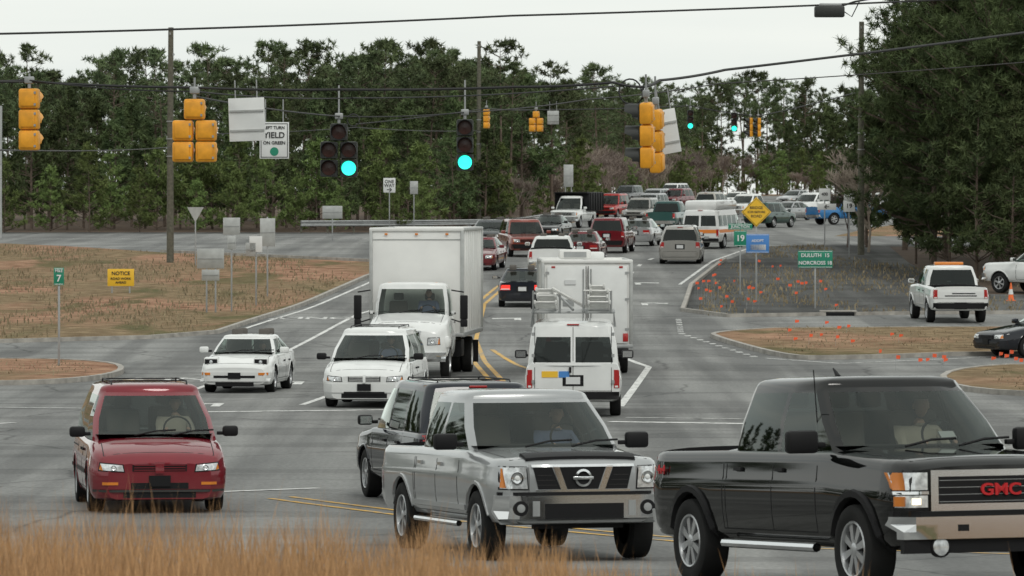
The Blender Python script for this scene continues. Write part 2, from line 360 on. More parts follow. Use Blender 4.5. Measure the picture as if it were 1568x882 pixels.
def greenhouse(mb,prof,xwb,xwt,xrt,xrb,wB,wT,H,pill,pm,gm,t1=.05,t2=.93,rs=0,dg=None,dgx=-99,bow=.10,edge=.09,bulge=.022):
    px=[p[0] for p in prof];pz=[p[1] for p in prof]
    c=[]
    c.append((xwb+bow,0,xwt+bow*.6,0,'g')); c.append((xwb+bow*.8,.45*wB,xwt+bow*.5,.45*wT,'g')); c.append((xwb+bow*.1,.90*wB,xwt,.88*wT,'p'))
    c.append((xwb-.12,.985*wB,xwt-.10,.98*wT,'g'))
    for (x,h) in pill:
        c.append((x+h,wB,x+h,wT,'p')); c.append((x-h,wB,x-h,wT,'g'))
    rc=(xrb+.10,wB,xrt+.12,wT)
    c.append((rc[0]+.07,wB,rc[2]+.06,wT,'p')); c.append((rc[0],.99*wB,rc[2]-.02,.98*wT,'p'))
    c.append((xrb,.88*wB,xrt,.85*wT,'g')); c.append((xrb-.04,.45*wB,xrt-.02,.45*wT,'g'))
    if rs: c.append((xrb-.05,rs,xrt-.03,rs,'p'))
    c.append((xrb-.05,0,xrt-.03,0,'x'))
    full=c+[(a,-b,d,-e,None) for a,b,d,e,k in c[-2:0:-1]]
    kinds=[k[4] for k in c[:-1]]; kinds=kinds+kinds[::-1]
    N=len(full); rows=[0,t1,.5*(t1+t2),t2,1]; vs=[];fs=[];mt=[]
    zt=H-edge
    for t in rows:
        for (xb,yb,xt,yt,k) in full:
            zb=float(np.interp(xb,px,pz))-.03
            s=bulge*math.sin(math.pi*t) if abs(yb)>.5*wB else 0
            y=lerp(yb,yt,t); y+=math.copysign(s,y) if s else 0
            fx=(.018*math.sin(math.pi*t) if xb>xwb-.05 else 0)
            vs.append((lerp(xb,xt,t)+fx,y,lerp(zb,zt,t)))
    for r in range(4):
        for k in range(N):
            k2=(k+1)%N; fs.append([r*N+k,r*N+k2,(r+1)*N+k2,(r+1)*N+k])
            kk=kinds[k]; mx=(full[k][0]+full[k2][0])/2
            if kk=='g' and 1<=r<=2: mt.append(gm if (mx>dgx or dg is None) else dg)
            elif kk=='g' and r==0 and t1<.07: mt.append(M['black'])
            else: mt.append(pm)
    cx=(xwt+xrt)/2
    for (sc,dz) in ((.985,.022),(.955,.048),(.88,.068),(.72,.082),(.4,.089)):
        for (xb,yb,xt,yt,k) in full:
            vs.append((cx+(xt-cx)*(1-(1-sc)*.5),yt*sc,zt+dz*edge/.09))
    for r in range(4,9):
        for k in range(N):
            k2=(k+1)%N; fs.append([r*N+k,r*N+k2,(r+1)*N+k2,(r+1)*N+k]); mt.append(pm)
    fs.append([9*N+k for k in range(N)]); mt.append(pm)
    mb.add(vs,fs,mt); return vs,fs
def wrap(mb,bvh,side,q,mat,off=.01,nu=6,nv=3,skirt=.03):
    D={'F':(-1,0,0),'B':(1,0,0),'L':(0,-1,0),'R':(0,1,0),'T':(0,0,-1)}[side]; D=Vector(D)
    def org(a,b):
        return {'F':(6,a,b),'B':(-6,a,b),'L':(a,6,b),'R':(a,-6,b),'T':(a,b,6)}[side]
    P_=[]; H=[]
    for j in range(nv+1):
        for i in range(nu+1):
            s=i/nu;t=j/nv
            a=lerp(lerp(q[0][0],q[1][0],s),lerp(q[3][0],q[2][0],s),t); b=lerp(lerp(q[0][1],q[1][1],s),lerp(q[3][1],q[2][1],s),t)
            o=Vector(org(a,b)); h=bvh.ray_cast(o,D); H.append((o,h[3] if h[0] is not None else None))
    ok=[h for o,h in H if h is not None]
    if not ok: return
    last=ok[0]
    for o,h in H:
        if h is not None: last=h
        P_.append(o+D*(last-off))
    n1=nu+1; fs=[[j*n1+i,j*n1+i+1,(j+1)*n1+i+1,(j+1)*n1+i] for j in range(nv) for i in range(nu)]
    bd=[i for i in range(n1)]+[j*n1+nu for j in range(1,nv+1)]+[nv*n1+i for i in range(nu-1,-1,-1)]+[j*n1 for j in range(nv-1,0,-1)]
    base=len(P_)
    for b in bd: P_.append(P_[b]+D*(off+skirt))
    for k in range(len(bd)):
        k2=(k+1)%len(bd); fs.append([bd[k],bd[k2],base+k2,base+k])
    mb.add(P_,fs,mat)
def rect(a0,a1,b0,b1): return [(a0,b0),(a1,b0),(a1,b1),(a0,b1)]
def both(mb,bvh,side,a0,a1,b0,b1,mat,off=.01,**k):
    wrap(mb,bvh,side,rect(a0,a1,b0,b1),mat,off,**k); wrap(mb,bvh,side,rect(-a1,-a0,b0,b1),mat,off,**k)
def wheel(mb,x,y,r,w,sgn,rim,spokes=6,seg=28):
    h=w/2; c=(x,y,r)
    mb.lathe([(.60*r,-h+.02),(.92*r,-h),(r,-h+.035),(r,h-.035),(.975*r,h-.01),(.92*r,h),(.75*r,h+.004),(.64*r,h-.015)],M['tyre'],c,'Y',seg,sgn)
    mb.lathe([(.645*r,h-.02),(.62*r,h-.004),(.585*r,h-.01),(.565*r,h-.06)],rim,c,'Y',seg,sgn)
    mb.lathe([(.57*r,h-.09),(0.001,h-.085)],M['black'],c,'Y',seg,sgn)
    mb.lathe([(.15*r,h-.09),(.15*r,h-.02),(.10*r,h-.01),(.001,h-.008)],rim,c,'Y',14,sgn)
    for k in range(spokes):
        a=2*math.pi*k/spokes+.3; d=Vector((math.cos(a),0,math.sin(a))); t=Vector((-math.sin(a),0,math.cos(a))); C=Vector(c)
        p=[]
        for rr_,hw,yy in ((.10*r,.055*r,h-.022),(.60*r,.10*r,h-.03)):
            for s in (-1,1): p.append(C+d*rr_+t*s*hw+Vector((0,yy*sgn,0)))
        for rr_,hw,yy in ((.10*r,.055*r,h-.075),(.60*r,.10*r,h-.075)):
            for s in (-1,1): p.append(C+d*rr_+t*s*hw+Vector((0,yy*sgn,0)))
        mb.add(p,[[0,1,3,2],[0,2,6,4],[1,3,7,5],[2,3,7,6]],rim)
def driver_geo():
    J={'pel':(0,0,0,.16,.14),'bel':(-.02,0,.18,.15,.12),'che':(-.04,0,.38,.18,.12),'nb':(-.03,0,.52,.07,.07),'nk':(0,0,.60,.055,.055),
       'sl':(-.03,.19,.46,.075,.075),'el':(.18,.25,.25,.05,.05),'wl':(.42,.17,.34,.032,.032),'hl':(.48,.15,.37,.04,.025),
       'sr':(-.03,-.19,.46,.075,.075),'er':(.18,-.25,.25,.05,.05),'wr':(.42,-.17,.34,.032,.032),'hr':(.48,-.15,.37,.04,.025),
       'tl':(.25,.12,.02,.09,.09),'tr':(.25,-.12,.02,.09,.09)}
    E=[('pel','bel'),('bel','che'),('che','nb'),('nb','nk'),('che','sl'),('sl','el'),('el','wl'),('wl','hl'),('che','sr'),('sr','er'),('er','wr'),('wr','hr'),('pel','tl'),('pel','tr')]
    names=list(J); me=bpy.data.meshes.new('d'); me.from_pydata([J[k][:3] for k in names],[(names.index(a),names.index(b)) for a,b in E],[])
    o=bpy.data.objects.new('d',me); COL.objects.link(o); o.modifiers.new('s','SKIN'); sv=me.skin_vertices[0].data
    for i,k in enumerate(names): sv[i].radius=J[k][3:5]
    sv[0].use_root=True
    ss=o.modifiers.new('q','SUBSURF'); ss.levels=1
    dg=bpy.context.evaluated_depsgraph_get(); m2=bpy.data.meshes.new_from_object(o.evaluated_get(dg)); bpy.data.objects.remove(o)
    return [v.co.copy() for v in m2.vertices],[list(p.vertices) for p in m2.polygons]
DV,DF=driver_geo()
def add_driver(mb,x,y,z,shirt):
    T=Matrix.Translation((x,y,z)); mt=[]
    for f in DF:
        c=sum((DV[i] for i in f),Vector())/len(f)
        mt.append(M['skin'] if (c.z>.54 or c.x>.40) else shirt)
    mb.add([T@v for v in DV],DF,mt)
    vs=[];fs=[];ms=[]; n=16;m_=12
    for j in range(m_+1):
        ph=math.pi*j/m_
        for i in range(n):
            th=2*math.pi*i/n; a,b,c=math.sin(ph)*math.cos(th),math.sin(ph)*math.sin(th),math.cos(ph)
            xx=.098*a;yy=.076*b;zz=.118*c
            if c<0: xx*=1+.1*c; yy*=1+.28*c
            if a>.93 and -.25<c<.1: xx+=.022
            if a>.8 and .1<c<.25: xx-=.008
            vs.append((x+.03+xx,y+yy,z+.72+zz))
    for j in range(m_):
        for i in range(n):
            i2=(i+1)%n; fs.append([j*n+i,j*n+i2,(j+1)*n+i2,(j+1)*n+i])
            th=2*math.pi*(i+.5)/n; ms.append(M['hair'] if (j<4 or (math.cos(th)<.15 and j<8)) else M['skin'])
    mb.add(vs,fs,ms)
    for s in (-1,1): mb.box((x+.03,y+s*.08,z+.71),(.03,.015,.055),M['skin'],.005)
def cabin(mb,xs,H,w,driver,shirt,floor):
    for k,x in enumerate(xs):
        for s in (-1,1):
            mb.box((x-.12,s*w*.45,floor+.2),(.16,.48,.56),M['seat'],.05,rot=(0,-.12,0)); mb.box((x-.2,s*w*.45,floor+.6),(.10,.26,.18),M['seat'],.04)
    x=xs[0]
    if driver: add_driver(mb,x+.02,w*.45,H-.17-.84,shirt)
    mb.lathe([(.19,-.012),(.205,0),(.19,.012),(.178,0),(.19,-.012)],M['black'],(0,0,0),'X',20,1,X=Matrix.Translation((x+.48,w*.45,floor+.22))@Matrix.Rotation(-.5,4,'Y'))
    mb.box((x+.78,0,floor+.04),(.45,w*1.7,.12),M['int'],.04)
def car(name,S,pm,X,Y,rot,details=None,driver=False,shirt='shirt'):
    mb=MB(); x0,x1,Wd,zb=S['x0'],S['x1'],S['W'],S['zb']
    v,f=loft(x0,x1,Wd,zb,S['prof'],S.get('crown',.03),S.get('fr',.16),S.get('rr',.08),S.get('nose',.06),nl=S.get('nl',.12))
    r=S['r']; ax=[x1-S['fo'],x1-S['fo']-S['wb']]
    cut=MB(); w=Wd/2
    for xx in ax:
        for s in (-1,1):
            c=(xx,s*(w-.10),r+.0); n=28; R_=r+S.get('gap',.06); vs=[]
            for yy in (-.24,.24):
                for k in range(n): vs.append((c[0]+R_*math.cos(2*math.pi*k/n),c[1]+yy,c[2]+R_*math.sin(2*math.pi*k/n)))
            cut.add(vs,[[k,(k+1)%n,n+(k+1)%n,n+k] for k in range(n)]+[list(range(n))[::-1],[n+k for k in range(n)]],M['black'])
    if 'bed' in S:
        a,b,zf=S['bed']; cut.box(((a+b)/2,0,zf+1),(b-a,Wd-.22,2),M['black'])
    v,f,mt=boolean(v,f,cut,pm,M['black']); mb.add(v,f,mt)
    G=S['gh']; gm=M['glass']
    gv,gf=greenhouse(mb,S['prof'],G['xwb'],G['xwt'],G['xrt'],G['xrb'],w*G.get('kB',.925),w*G.get('kT',.76),S['H'],G['pill'],pm,gm,G.get('t1',.05),G.get('t2',.93),G.get('rs',0),M['dglass'] if G.get('dark') else None,G.get('dgx',-99),edge=G.get('edge',.09),bow=G.get('bow',.10),bulge=G.get('bulge',.022))
    vv=list(v)+[Vector(p) for p in gv]; ff=list(f)+[[i+len(v) for i in q] for q in gf]
    bvh=BVHTree.FromPolygons(vv,ff)
    for xx in ax:
        for s in (-1,1): wheel(mb,xx,s*(w-.13+S.get('wo',0)),r,S.get('tw',.23),s,S.get('rim',M['rim']),S.get('spk',6))
    belt=float(np.interp((G['xwb']+G['xrb'])/2,[p[0] for p in S['prof']],[p[1] for p in S['prof']]))
    zc=belt+S.get('crown',.03)+.006
    k=w*.86; mb.add([(G['xwb']-.05,k,zc),(G['xwb']-.05,-k,zc),(G['xrb']+.12,-k,zc),(G['xrb']+.12,k,zc)],[[0,1,2,3]],M['int'])
    if 'seats' in S: cabin(mb,S['seats'],S['H'],w*.85,driver,M[shirt],belt-.1)
    mz=belt+.10; mx=G['xwb']-.25; ms=S.get('ms',1)
    for s in (-1,1):
        mb.box((mx,s*(w+.12*ms),mz),(.13,.22*ms,.15*ms),S.get('mm',pm),.04); mb.box((mx-.01,s*(w+.0),mz-.03),(.06,.14,.05),M['black'],.01)
        mb.box((mx-.07,s*(w+.12*ms),mz),(.008,.17*ms,.11*ms),M['chrome'])
    for yy in (-.05,.5*w):
        mb.tube([(G['xwb']+.15,yy-.25,zc-.01),(G['xwb']+.10,yy+.05,zc+.05),(G['xwb']+.02,yy+.34,zc+.06)],.012,M['black'],4)
    for sd in 'LR':
        for xx in S.get('seams',[]): wrap(mb,bvh,sd,rect(xx-.008,xx+.008,zb+.14,belt-.03),M['black'],.002,1,7,.003)
        for xx in S.get('handles',[]): wrap(mb,bvh,sd,rect(xx-.09,xx+.09,belt-.19,belt-.155),S.get('hm',M['black']),.025,2,1,.02)
        if S.get('mould'): wrap(mb,bvh,sd,rect(ax[1]+r+.12,ax[0]-r-.12,S['mould'][0],S['mould'][1]),S['mould'][2],.018,8,1,.02)
        wrap(mb,bvh,sd,rect(ax[1]+r+.12,ax[0]-r-.12,zb+.01,zb+.09),M['black'],.004,6,1,.01)
        if S.get('seams'): wrap(mb,bvh,sd,rect(S['seams'][-1],S['seams'][0],zb+.135,zb+.147),M['black'],.002,6,1,.003)
    hx0,hx1=G['xwb']+.12,x1-max(.16,S.get('nl',.12)*.9)
    for s in (-1,1): wrap(mb,bvh,'T',rect(hx0,hx1,s*w*.80-.006,s*w*.80+.006),M['black'],.002,6,1,.003)
    wrap(mb,bvh,'T',rect(hx1,hx1+.012,-w*.80,w*.80),M['black'],.002,1,8,.003)
    for xx in ax:
        for s in (-1,1):
            pts=[]
            for k in range(15):
                a=math.pi*(-.08+1.16*k/14); R_=r+S.get('gap',.06)+.012; px_,pz_=xx+R_*math.cos(a),r+R_*math.sin(a)
                h=bvh.ray_cast(Vector((px_,s*4,pz_)),Vector((0,-s,0)))
                if h[0] is not None and abs(h[0].y)>w*.8: pts.append((px_,h[0].y-s*.005,pz_))
            if len(pts)>3: mb.tube(pts,S.get('lip',.014),S.get('lipm',pm),5)
    Fh=S['front']
    if 'grille' in Fh:
        a,z0,z1=Fh['grille']; wrap(mb,bvh,'F',rect(-a,a,z0,z1),M['black'],.008)
        if Fh.get('bars',1):
            for k in range(3): zz=lerp(z0,z1,(k+.5)/3); wrap(mb,bvh,'F',rect(-a+.02,a-.02,zz-.006,zz+.006),Fh.get('barm') or pm,.018,6,1)
            wrap(mb,bvh,'F',rect(-a,a,z1-.005,z1+.02),Fh.get('barm') or pm,.02,6,1)
    if 'lamp' in Fh:
        a,b,z0,z1=Fh['lamp']; sl=Fh.get('slant',.15)*(z1-z0)
        for s in (-1,1):
            def Q(a_,b_,za,zb_,e=0): return [(s*(a_),za+sl*.6),(s*(b_),za+sl),(s*(b_-.02),zb_+e),(s*(a_+.02),zb_-sl*.5+e)]
            wrap(mb,bvh,'F',Q(a-.015,b+.012,z0-.015,z1+.015),M['black'],.006); wrap(mb,bvh,'F',Q(a,b,z0,z1),M['lamp'],.014,8,3)
            wrap(mb,bvh,'F',Q(b-.05,b,z0+.01,z1-.01),M['amber'],.019,2,2)
            yc=s*(a+(b-a)*.42); zc_=(z0+z1)/2+sl*.2; h=bvh.ray_cast(Vector((6,yc,zc_)),Vector((-1,0,0)))[0]; rr_=(z1-z0)*.30
            if h is not None:
                mb.lathe([(rr_,.0),(rr_,.02),(rr_*.85,.022),(rr_*.5,.012),(.001,.010)],M['chrome'],(h.x+.004,yc,zc_),'X',16); mb.lathe([(rr_*.45,.01),(rr_*.3,.024),(.001,.028)],M['white'],(h.x+.004,yc,zc_),'X',12)
    if 'bumper' in Fh:
        a,z0,z1,mm,off=Fh['bumper']; wrap(mb,bvh,'F',rect(-a,a,z0,z1),mm or pm,off,18,3,.05)
        if Fh.get('intake',1): wrap(mb,bvh,'F',rect(-a*.55,a*.55,z0-.12,z0-.02),M['black'],.006,6,2)
    if Fh.get('plate'): wrap(mb,bvh,'F',rect(-.15,.15,Fh['plate'],Fh['plate']+.15),M['plate'] if Fh.get('pw') else M['black'],.06,1,1)
    Bh=S['rear']
    a,b,z0,z1=Bh['lamp']; both(mb,bvh,'B',a,b,z0,z1,M['redlit'] if Bh.get('on') else M['red'],.014); both(mb,bvh,'B',a+.02,b-.03,z0+.01,z0+.05,M['white'],.018,nu=2,nv=1)
    a,z0,z1,mm,off=Bh['bumper']; wrap(mb,bvh,'B',rect(-a,a,z0,z1),mm or pm,off,12,2,.05)
    z=Bh['plate']; wrap(mb,bvh,'B',rect(-.22,.22,z-.04,z+.19),M['black'],.008,1,1); wrap(mb,bvh,'B',rect(-.15,.15,z,z+.15),M['plate'],.018,1,1)
    wrap(mb,bvh,'B',rect(-w*.8,w*.8,z1+.012,z1+.022),M['black'],.003,6,1,.003)
    if Bh.get('hi'): mb.box((G['xrt']-.02,0,S['H']-.07),(.05,.26,.03),M['red'],.008)
    if S.get('rack'):
        for s in (-1,1):
            yy=s*w*.56; zt=S['H']+.02; mb.tube([(G['xwt']-.1,yy,zt-.05),(G['xwt']-.2,yy,zt),(G['xrt']+.3,yy,zt),(G['xrt']+.2,yy,zt-.05)],.012,M['black'],6)
        for xx in (G['xwt']-.5,G['xrt']+.5): mb.tube([(xx,-w*.56,S['H']+.02),(xx,w*.56,S['H']+.02)],.010,M['black'],6)
    if details: details(mb,bvh,S,pm)
    o=mb.obj(name); place(o,X,Y,rot,S['wb']); return o
def place(o,X,Y,rot,wb=3):
    a=R(rot); zf=g(Y+math.sin(a)*wb/2); zr=g(Y-math.sin(a)*wb/2)
    o.rotation_euler=(0,-math.atan((zf-zr)/wb),a); o.location=(X,Y,(zf+zr)/2+.006)
SP={}
SP['sedan']=dict(x0=-2.35,x1=2.35,W=1.78,zb=.22,H=1.42,r=.32,wb=2.72,fo=.92,prof=[(-2.35,.92),(-1.6,.97),(-.5,.93),(.9,.93),(1.3,.88),(2.1,.74),(2.35,.68)],crown=.035,seats=[.05,-.85],
  gh=dict(xwb=1.05,xwt=.25,xrt=-.95,xrb=-1.65,kT=.68,pill=[(-.25,.04)],edge=.08),seams=[.95,-.25,-1.15],handles=[0,-.9],
  front=dict(lamp=(.46,.80,.54,.68),grille=(.36,.55,.66),bumper=(.86,.34,.50,None,.03),plate=.38),rear=dict(lamp=(.45,.82,.66,.84),bumper=(.85,.34,.56,None,.03),plate=.62,hi=0))
SP['coupe']=dict(x0=-2.2,x1=2.2,W=1.72,zb=.18,H=1.36,r=.31,wb=2.53,fo=.95,prof=[(-2.2,.92),(-1.5,.95),(-.5,.90),(.8,.88),(1.2,.83),(2.0,.68),(2.2,.62)],crown=.04,seats=[-.1,-.9],nose=.05,
  gh=dict(xwb=.95,xwt=.20,xrt=-.95,xrb=-1.6,kT=.72,pill=[(-.40,.04)],edge=.08),seams=[.75,-.40,-1.2],handles=[-.2,-1.0],
  front=dict(bumper=(.84,.28,.50,None,.04),plate=.34,intake=1),rear=dict(lamp=(.40,.80,.62,.76),bumper=(.82,.32,.54,None,.04),plate=.56))
SP['minivan']=dict(x0=-2.38,x1=2.38,W=1.93,zb=.17,H=1.74,r=.33,wb=2.88,fo=.95,prof=[(-2.38,1.03),(-1.2,1.03),(.6,.99),(1.35,.985),(1.65,.95),(2.0,.86),(2.24,.78),(2.38,.71)],crown=.06,seats=[.3,-.7,-1.6],fr=.24,nose=.06,nl=.2,
  gh=dict(xwb=1.50,xwt=.42,xrt=-2.02,xrb=-2.30,kT=.74,pill=[(.25,.045),(-.85,.04)],dark=1,dgx=.25,edge=.13,bow=.16,bulge=.045),seams=[1.15,.2,-.9],handles=[.37,-.0],rack=1,
  front=dict(lamp=(.50,.84,.56,.70),slant=.35,grille=(.38,.59,.69),bumper=(.92,.34,.53,None,.022),plate=.38,barm=None),rear=dict(lamp=(.72,.90,.75,1.0),bumper=(.92,.34,.56,None,.04),plate=.72,hi=1))
SP['suv']=dict(x0=-2.35,x1=2.35,W=1.85,zb=.30,H=1.74,r=.36,wb=2.75,fo=.88,prof=[(-2.35,1.08),(-1,1.08),(.6,1.06),(1.15,1.05),(1.4,1.02),(2.2,.94),(2.35,.90)],crown=.035,seats=[.1,-.8],fr=.12,
  gh=dict(xwb=1.05,xwt=.4,xrt=-2.05,xrb=-2.28,kT=.77,pill=[(-.1,.045),(-1.05,.045)],dark=1,dgx=-.1,edge=.10),seams=[.95,-.1,-1.1],handles=[.1,-.85],rack=1,lip=.02,
  front=dict(lamp=(.50,.84,.70,.86),grille=(.46,.70,.86),bumper=(.90,.42,.62,M['black'],.05),plate=.46),rear=dict(lamp=(.72,.87,.8,1.05),bumper=(.9,.42,.62,M['black'],.05),plate=.8,hi=1))
SP['pickup']=dict(x0=-2.85,x1=2.85,W=2.0,zb=.42,H=1.93,r=.40,wb=3.55,fo=.95,prof=[(-2.85,1.22),(-1.0,1.24),(1.2,1.24),(1.45,1.22),(2.6,1.16),(2.85,1.12)],crown=.045,seats=[.35,-.55],bed=(-2.78,-1.08,.8),gap=.08,
  gh=dict(xwb=1.36,xwt=.55,xrt=-.88,xrb=-1.0,kB=.91,kT=.76,pill=[(.02,.045)],dark=1,dgx=.02,edge=.11,bow=.14,bulge=.03),seams=[1.05,.02,-.98,-1.05],handles=[.2,-.75],lip=.028,tw=.27,
  front=dict(lamp=(.64,.93,.83,1.08),grille=(.6,.83,1.06),bumper=(.97,.50,.76,M['chrome'],.08)),rear=dict(lamp=(.80,.94,.85,1.15),bumper=(.94,.50,.70,M['chrome'],.08),plate=.52))
SP['van']=dict(x0=-2.7,x1=2.7,W=2.04,zb=.32,H=2.02,r=.36,wb=3.5,fo=.75,prof=[(-2.7,1.12),(1.6,1.12),(1.95,1.1),(2.5,.98),(2.7,.92)],crown=.03,seats=[1.2],rr=.03,
  gh=dict(xwb=1.85,xwt=1.35,xrt=-2.60,xrb=-2.68,kB=.94,kT=.83,pill=[(1.0,.05),(.2,.40),(-.6,.40),(-1.4,.40),(-2.1,.30)],t1=.08,t2=.74,rs=.05,dark=1,dgx=1.5,edge=.12),seams=[1.6,.8,-.3],handles=[.95],
  front=dict(lamp=(.62,.9,.62,.82),grille=(.56,.62,.84),bumper=(.96,.40,.58,M['chrome'],.06)),rear=dict(lamp=(.86,.975,.62,1.0),bumper=(.97,.38,.54,M['black'],.08),plate=.70,hi=1))
def var(base,**k):
    s=copy.copy(SP[base])
    for a,b in k.items():
        if a in('gh','front','rear'): d=dict(s[a]); d.update(b); s[a]=d
        else: s[a]=b
    return s
def d_silver(mb,bvh,S,pm):
    wrap(mb,bvh,'F',rect(-.62,.62,.80,1.11),pm,.02,10,3)
    wrap(mb,bvh,'F',[(-.18,.83),(.18,.83),(.27,1.08),(-.27,1.08)],M['black'],.026,4,2)
    for s in (-1,1):
        q=[(s*.26,.83),(s*.52,.83),(s*.58,1.08),(s*.36,1.08)]; wrap(mb,bvh,'F',q,M['black'],.026,3,2)
        for k in range(3): wrap(mb,bvh,'F',[(s*(.30+.03*k),.875+.055*k),(s*.53,.875+.055*k),(s*.53,.880+.055*k),(s*(.30+.03*k),.880+.055*k)],M['int'],.030,3,1,.01)
        wrap(mb,bvh,'F',[(s*.185,.82),(s*.255,.82),(s*.35,1.09),(s*.28,1.09)],M['chrome'],.034,2,2)
    wrap(mb,bvh,'F',rect(-.60,.60,1.08,1.11),M['chrome'],.036,10,1); wrap(mb,bvh,'F',rect(-.55,.55,.80,.825),M['chrome'],.036,10,1)
    mb.lathe([(.10,-.01),(.10,.03),(.075,.034),(.07,.01)],M['chrome'],(2.87,0,.955),'X',24); mb.box((2.895,0,.955),(.02,.24,.035),M['chrome'],.006)
    wrap(mb,bvh,'F',rect(-.46,.46,.50,.67),M['black'],.088,6,2); wrap(mb,bvh,'F',rect(-.95,.95,.765,.80),M['black'],.05,10,1)
    for s in (-1,1):
        h=bvh.ray_cast(Vector((6,s*.74,.62)),Vector((-1,0,0)))[0]
        mb.lathe([(.085,.0),(.085,.092),(.001,.094)],M['black'],(h.x,s*.74,.62),'X',20); mb.lathe([(.05,.09),(.045,.10),(.001,.102)],M['galv'],(h.x,s*.74,.62),'X',16)
        wrap(mb,bvh,'F',rect(*sorted((s*.52,s*.60)),.53,.70),M['galv'],.092,1,2,.01)
        mb.tube([(-.9,s*1.0,.40),(1.15,s*1.0,.40)],.035,M['chrome'],8)
    wrap(mb,bvh,'F',rect(-.93,.93,.44,.50),pm,.03,10,1)
    wrap(mb,bvh,'T',rect(2.50,2.78,-.64,.64),M['black'],.035,4,10,.03)
S=var('pickup',mm=M['black'],ms=1.25,hm=P['silver'],mould=(.56,.62,P['silver']),front=dict(grille=(.5,.85,1.0),bars=0,slant=.05))
car('pickup_truck',S,P['silver'],.06,61.6,15-90,d_silver,True,'shirt')
def d_black(mb,bvh,S,pm):
    wrap(mb,bvh,'F',rect(-.70,.70,.78,1.16),M['chrome'],.03,10,3); wrap(mb,bvh,'F',rect(-.62,.62,.85,1.10),M['black'],.04,8,3)
    for k in range(4): wrap(mb,bvh,'F',rect(-.62,.62,.868+.065*k,.873+.065*k),M['galv'],.043,8,1,.01)
    for s in (-1,1):
        wrap(mb,bvh,'F',rect(*sorted((s*.715,s*.99)),.79,1.16),M['black'],.010,4,2)
        wrap(mb,bvh,'F',rect(*sorted((s*.73,s*.98)),.98,1.14),M['lamp'],.02,4,2); wrap(mb,bvh,'F',rect(*sorted((s*.93,s*.985)),.98,1.14),M['amber'],.026,2,2)
        wrap(mb,bvh,'F',rect(*sorted((s*.73,s*.98)),.82,.93),M['lamp'],.02,4,2); wrap(mb,bvh,'F',rect(*sorted((s*.80,s*.89)),.845,.905),M['lit'],.026,2,2); wrap(mb,bvh,'F',rect(*sorted((s*.94,s*.985)),.83,.92),M['amber'],.026,2,2)
        wrap(mb,bvh,'F',rect(*sorted((s*.72,s*.99)),.94,.968),M['chrome'],.024,4,1)
        h=bvh.ray_cast(Vector((6,s*.62,.47)),Vector((-1,0,0)))[0]
        mb.lathe([(.10,0),(.10,.062),(.085,.066)],M['black'],(h.x,s*.62,.46),'X',20); mb.lathe([(.08,0),(.08,.06),(.06,.066),(.001,.07)],M['lamp'],(h.x,s*.62,.46),'X',20)
        mb.tube([(-1.0,s*1.03,.42),(1.2,s*1.03,.42)],.045,M['chrome'],8)
    wrap(mb,bvh,'F',rect(-1.0,1.0,.735,.785),M['black'],.09,12,1)
    for s in (-1,1): wrap(mb,bvh,'F',rect(*sorted((s*.36,s*.46)),.60,.66),M['black'],.115,1,1)
    mb.tube([(.9,-.85,1.3),(.9,-.9,2.1)],.006,M['black'],4)
    mb.tube([(-.5,0,2.03),(-.62,0,2.12)],[.03,.008],M['black'],6)
    wrap(mb,bvh,'F',rect(-.99,.99,.40,.52),M['black'],.05,10,1)
    mb.box((1.0,.45,1.46),(.02,.16,.10),M['plate'],rot=(0,-.9,0))
S=dict(x0=-3.0,x1=3.0,W=2.04,zb=.42,H=2.04,r=.42,wb=3.9,fo=.97,prof=[(-3.0,1.30),(-1.0,1.32),(1.3,1.32),(1.6,1.30),(2.75,1.24),(3.0,1.20)],crown=.05,seats=[.5,-.45],bed=(-2.93,-1.15,.85),gap=.09,nose=.05,fr=.10,
  gh=dict(xwb=1.50,xwt=.74,xrt=-.90,xrb=-1.02,kB=.91,kT=.76,pill=[(.12,.045)],dark=1,dgx=.12,edge=.11,bow=.13,bulge=.03),seams=[1.15,.12,-1.0,-1.08],handles=[.3,-.7],lip=.05,lipm=M['black'],tw=.28,mm=M['black'],ms=1.45,spk=8,wo=.02,
  front=dict(bumper=(1.0,.53,.735,M['chrome'],.10),intake=0),rear=dict(lamp=(.82,.96,.9,1.25),bumper=(.96,.52,.72,M['chrome'],.08),plate=.54))
o=car('pickup_truck',S,P['black'],3.42,50.9,21-90,d_black,True,'shirt2')
text('GMC',.15,M['rtext'],Matrix.Translation((3.05,0,.972))@Matrix.Rotation(R(90),4,'Z')@Matrix.Rotation(R(90),4,'X')@Matrix.Scale(1.25,4,(1,0,0)),o,'grille_lettering',.012,2)
text('4x4',.13,M['rtext'],Matrix.Translation((-2.62,-1.022,1.12))@Matrix.Rotation(R(90),4,'X'),o,'bed_lettering',.004,1)
def d_rmv(mb,bvh,S,pm):
    for k in (-1,1): wrap(mb,bvh,'F',rect(*sorted((k*.58,k*.80)),.40,.44),M['amber'],.03,3,1)
    wrap(mb,bvh,'F',rect(-.06,.06,.56,.72),pm,.03,1,2); wrap(mb,bvh,'F',rect(-.92,.92,.30,.33),M['int'],.026,14,1)
    wrap(mb,bvh,'F',rect(-.4,.4,.345,.43),M['black'],.03,6,1)
    for sd in 'LR': wrap(mb,bvh,sd,rect(-2.1,-.9,.84,.86),M['black'],.004,5,1,.004); wrap(mb,bvh,sd,rect(-2.0,1.0,.52,.57),M['int'],.014,8,1,.02)
S=var('minivan',mm=M['black'],front=dict(barm=P['red']),H=1.78)
car('minivan',S,P['red'],-5.25,75.3,8-90,d_rmv,True,'shirt2')
S=var('suv',x0=-2.4,x1=2.4,W=1.9,H=1.80,mm=M['black'])
car('suv',S,P['navy'],-.95,76.8,90+13,None)
S=var('minivan',front=dict(barm=P['white'],grille=(.36,.58,.70)),mm=M['black'])
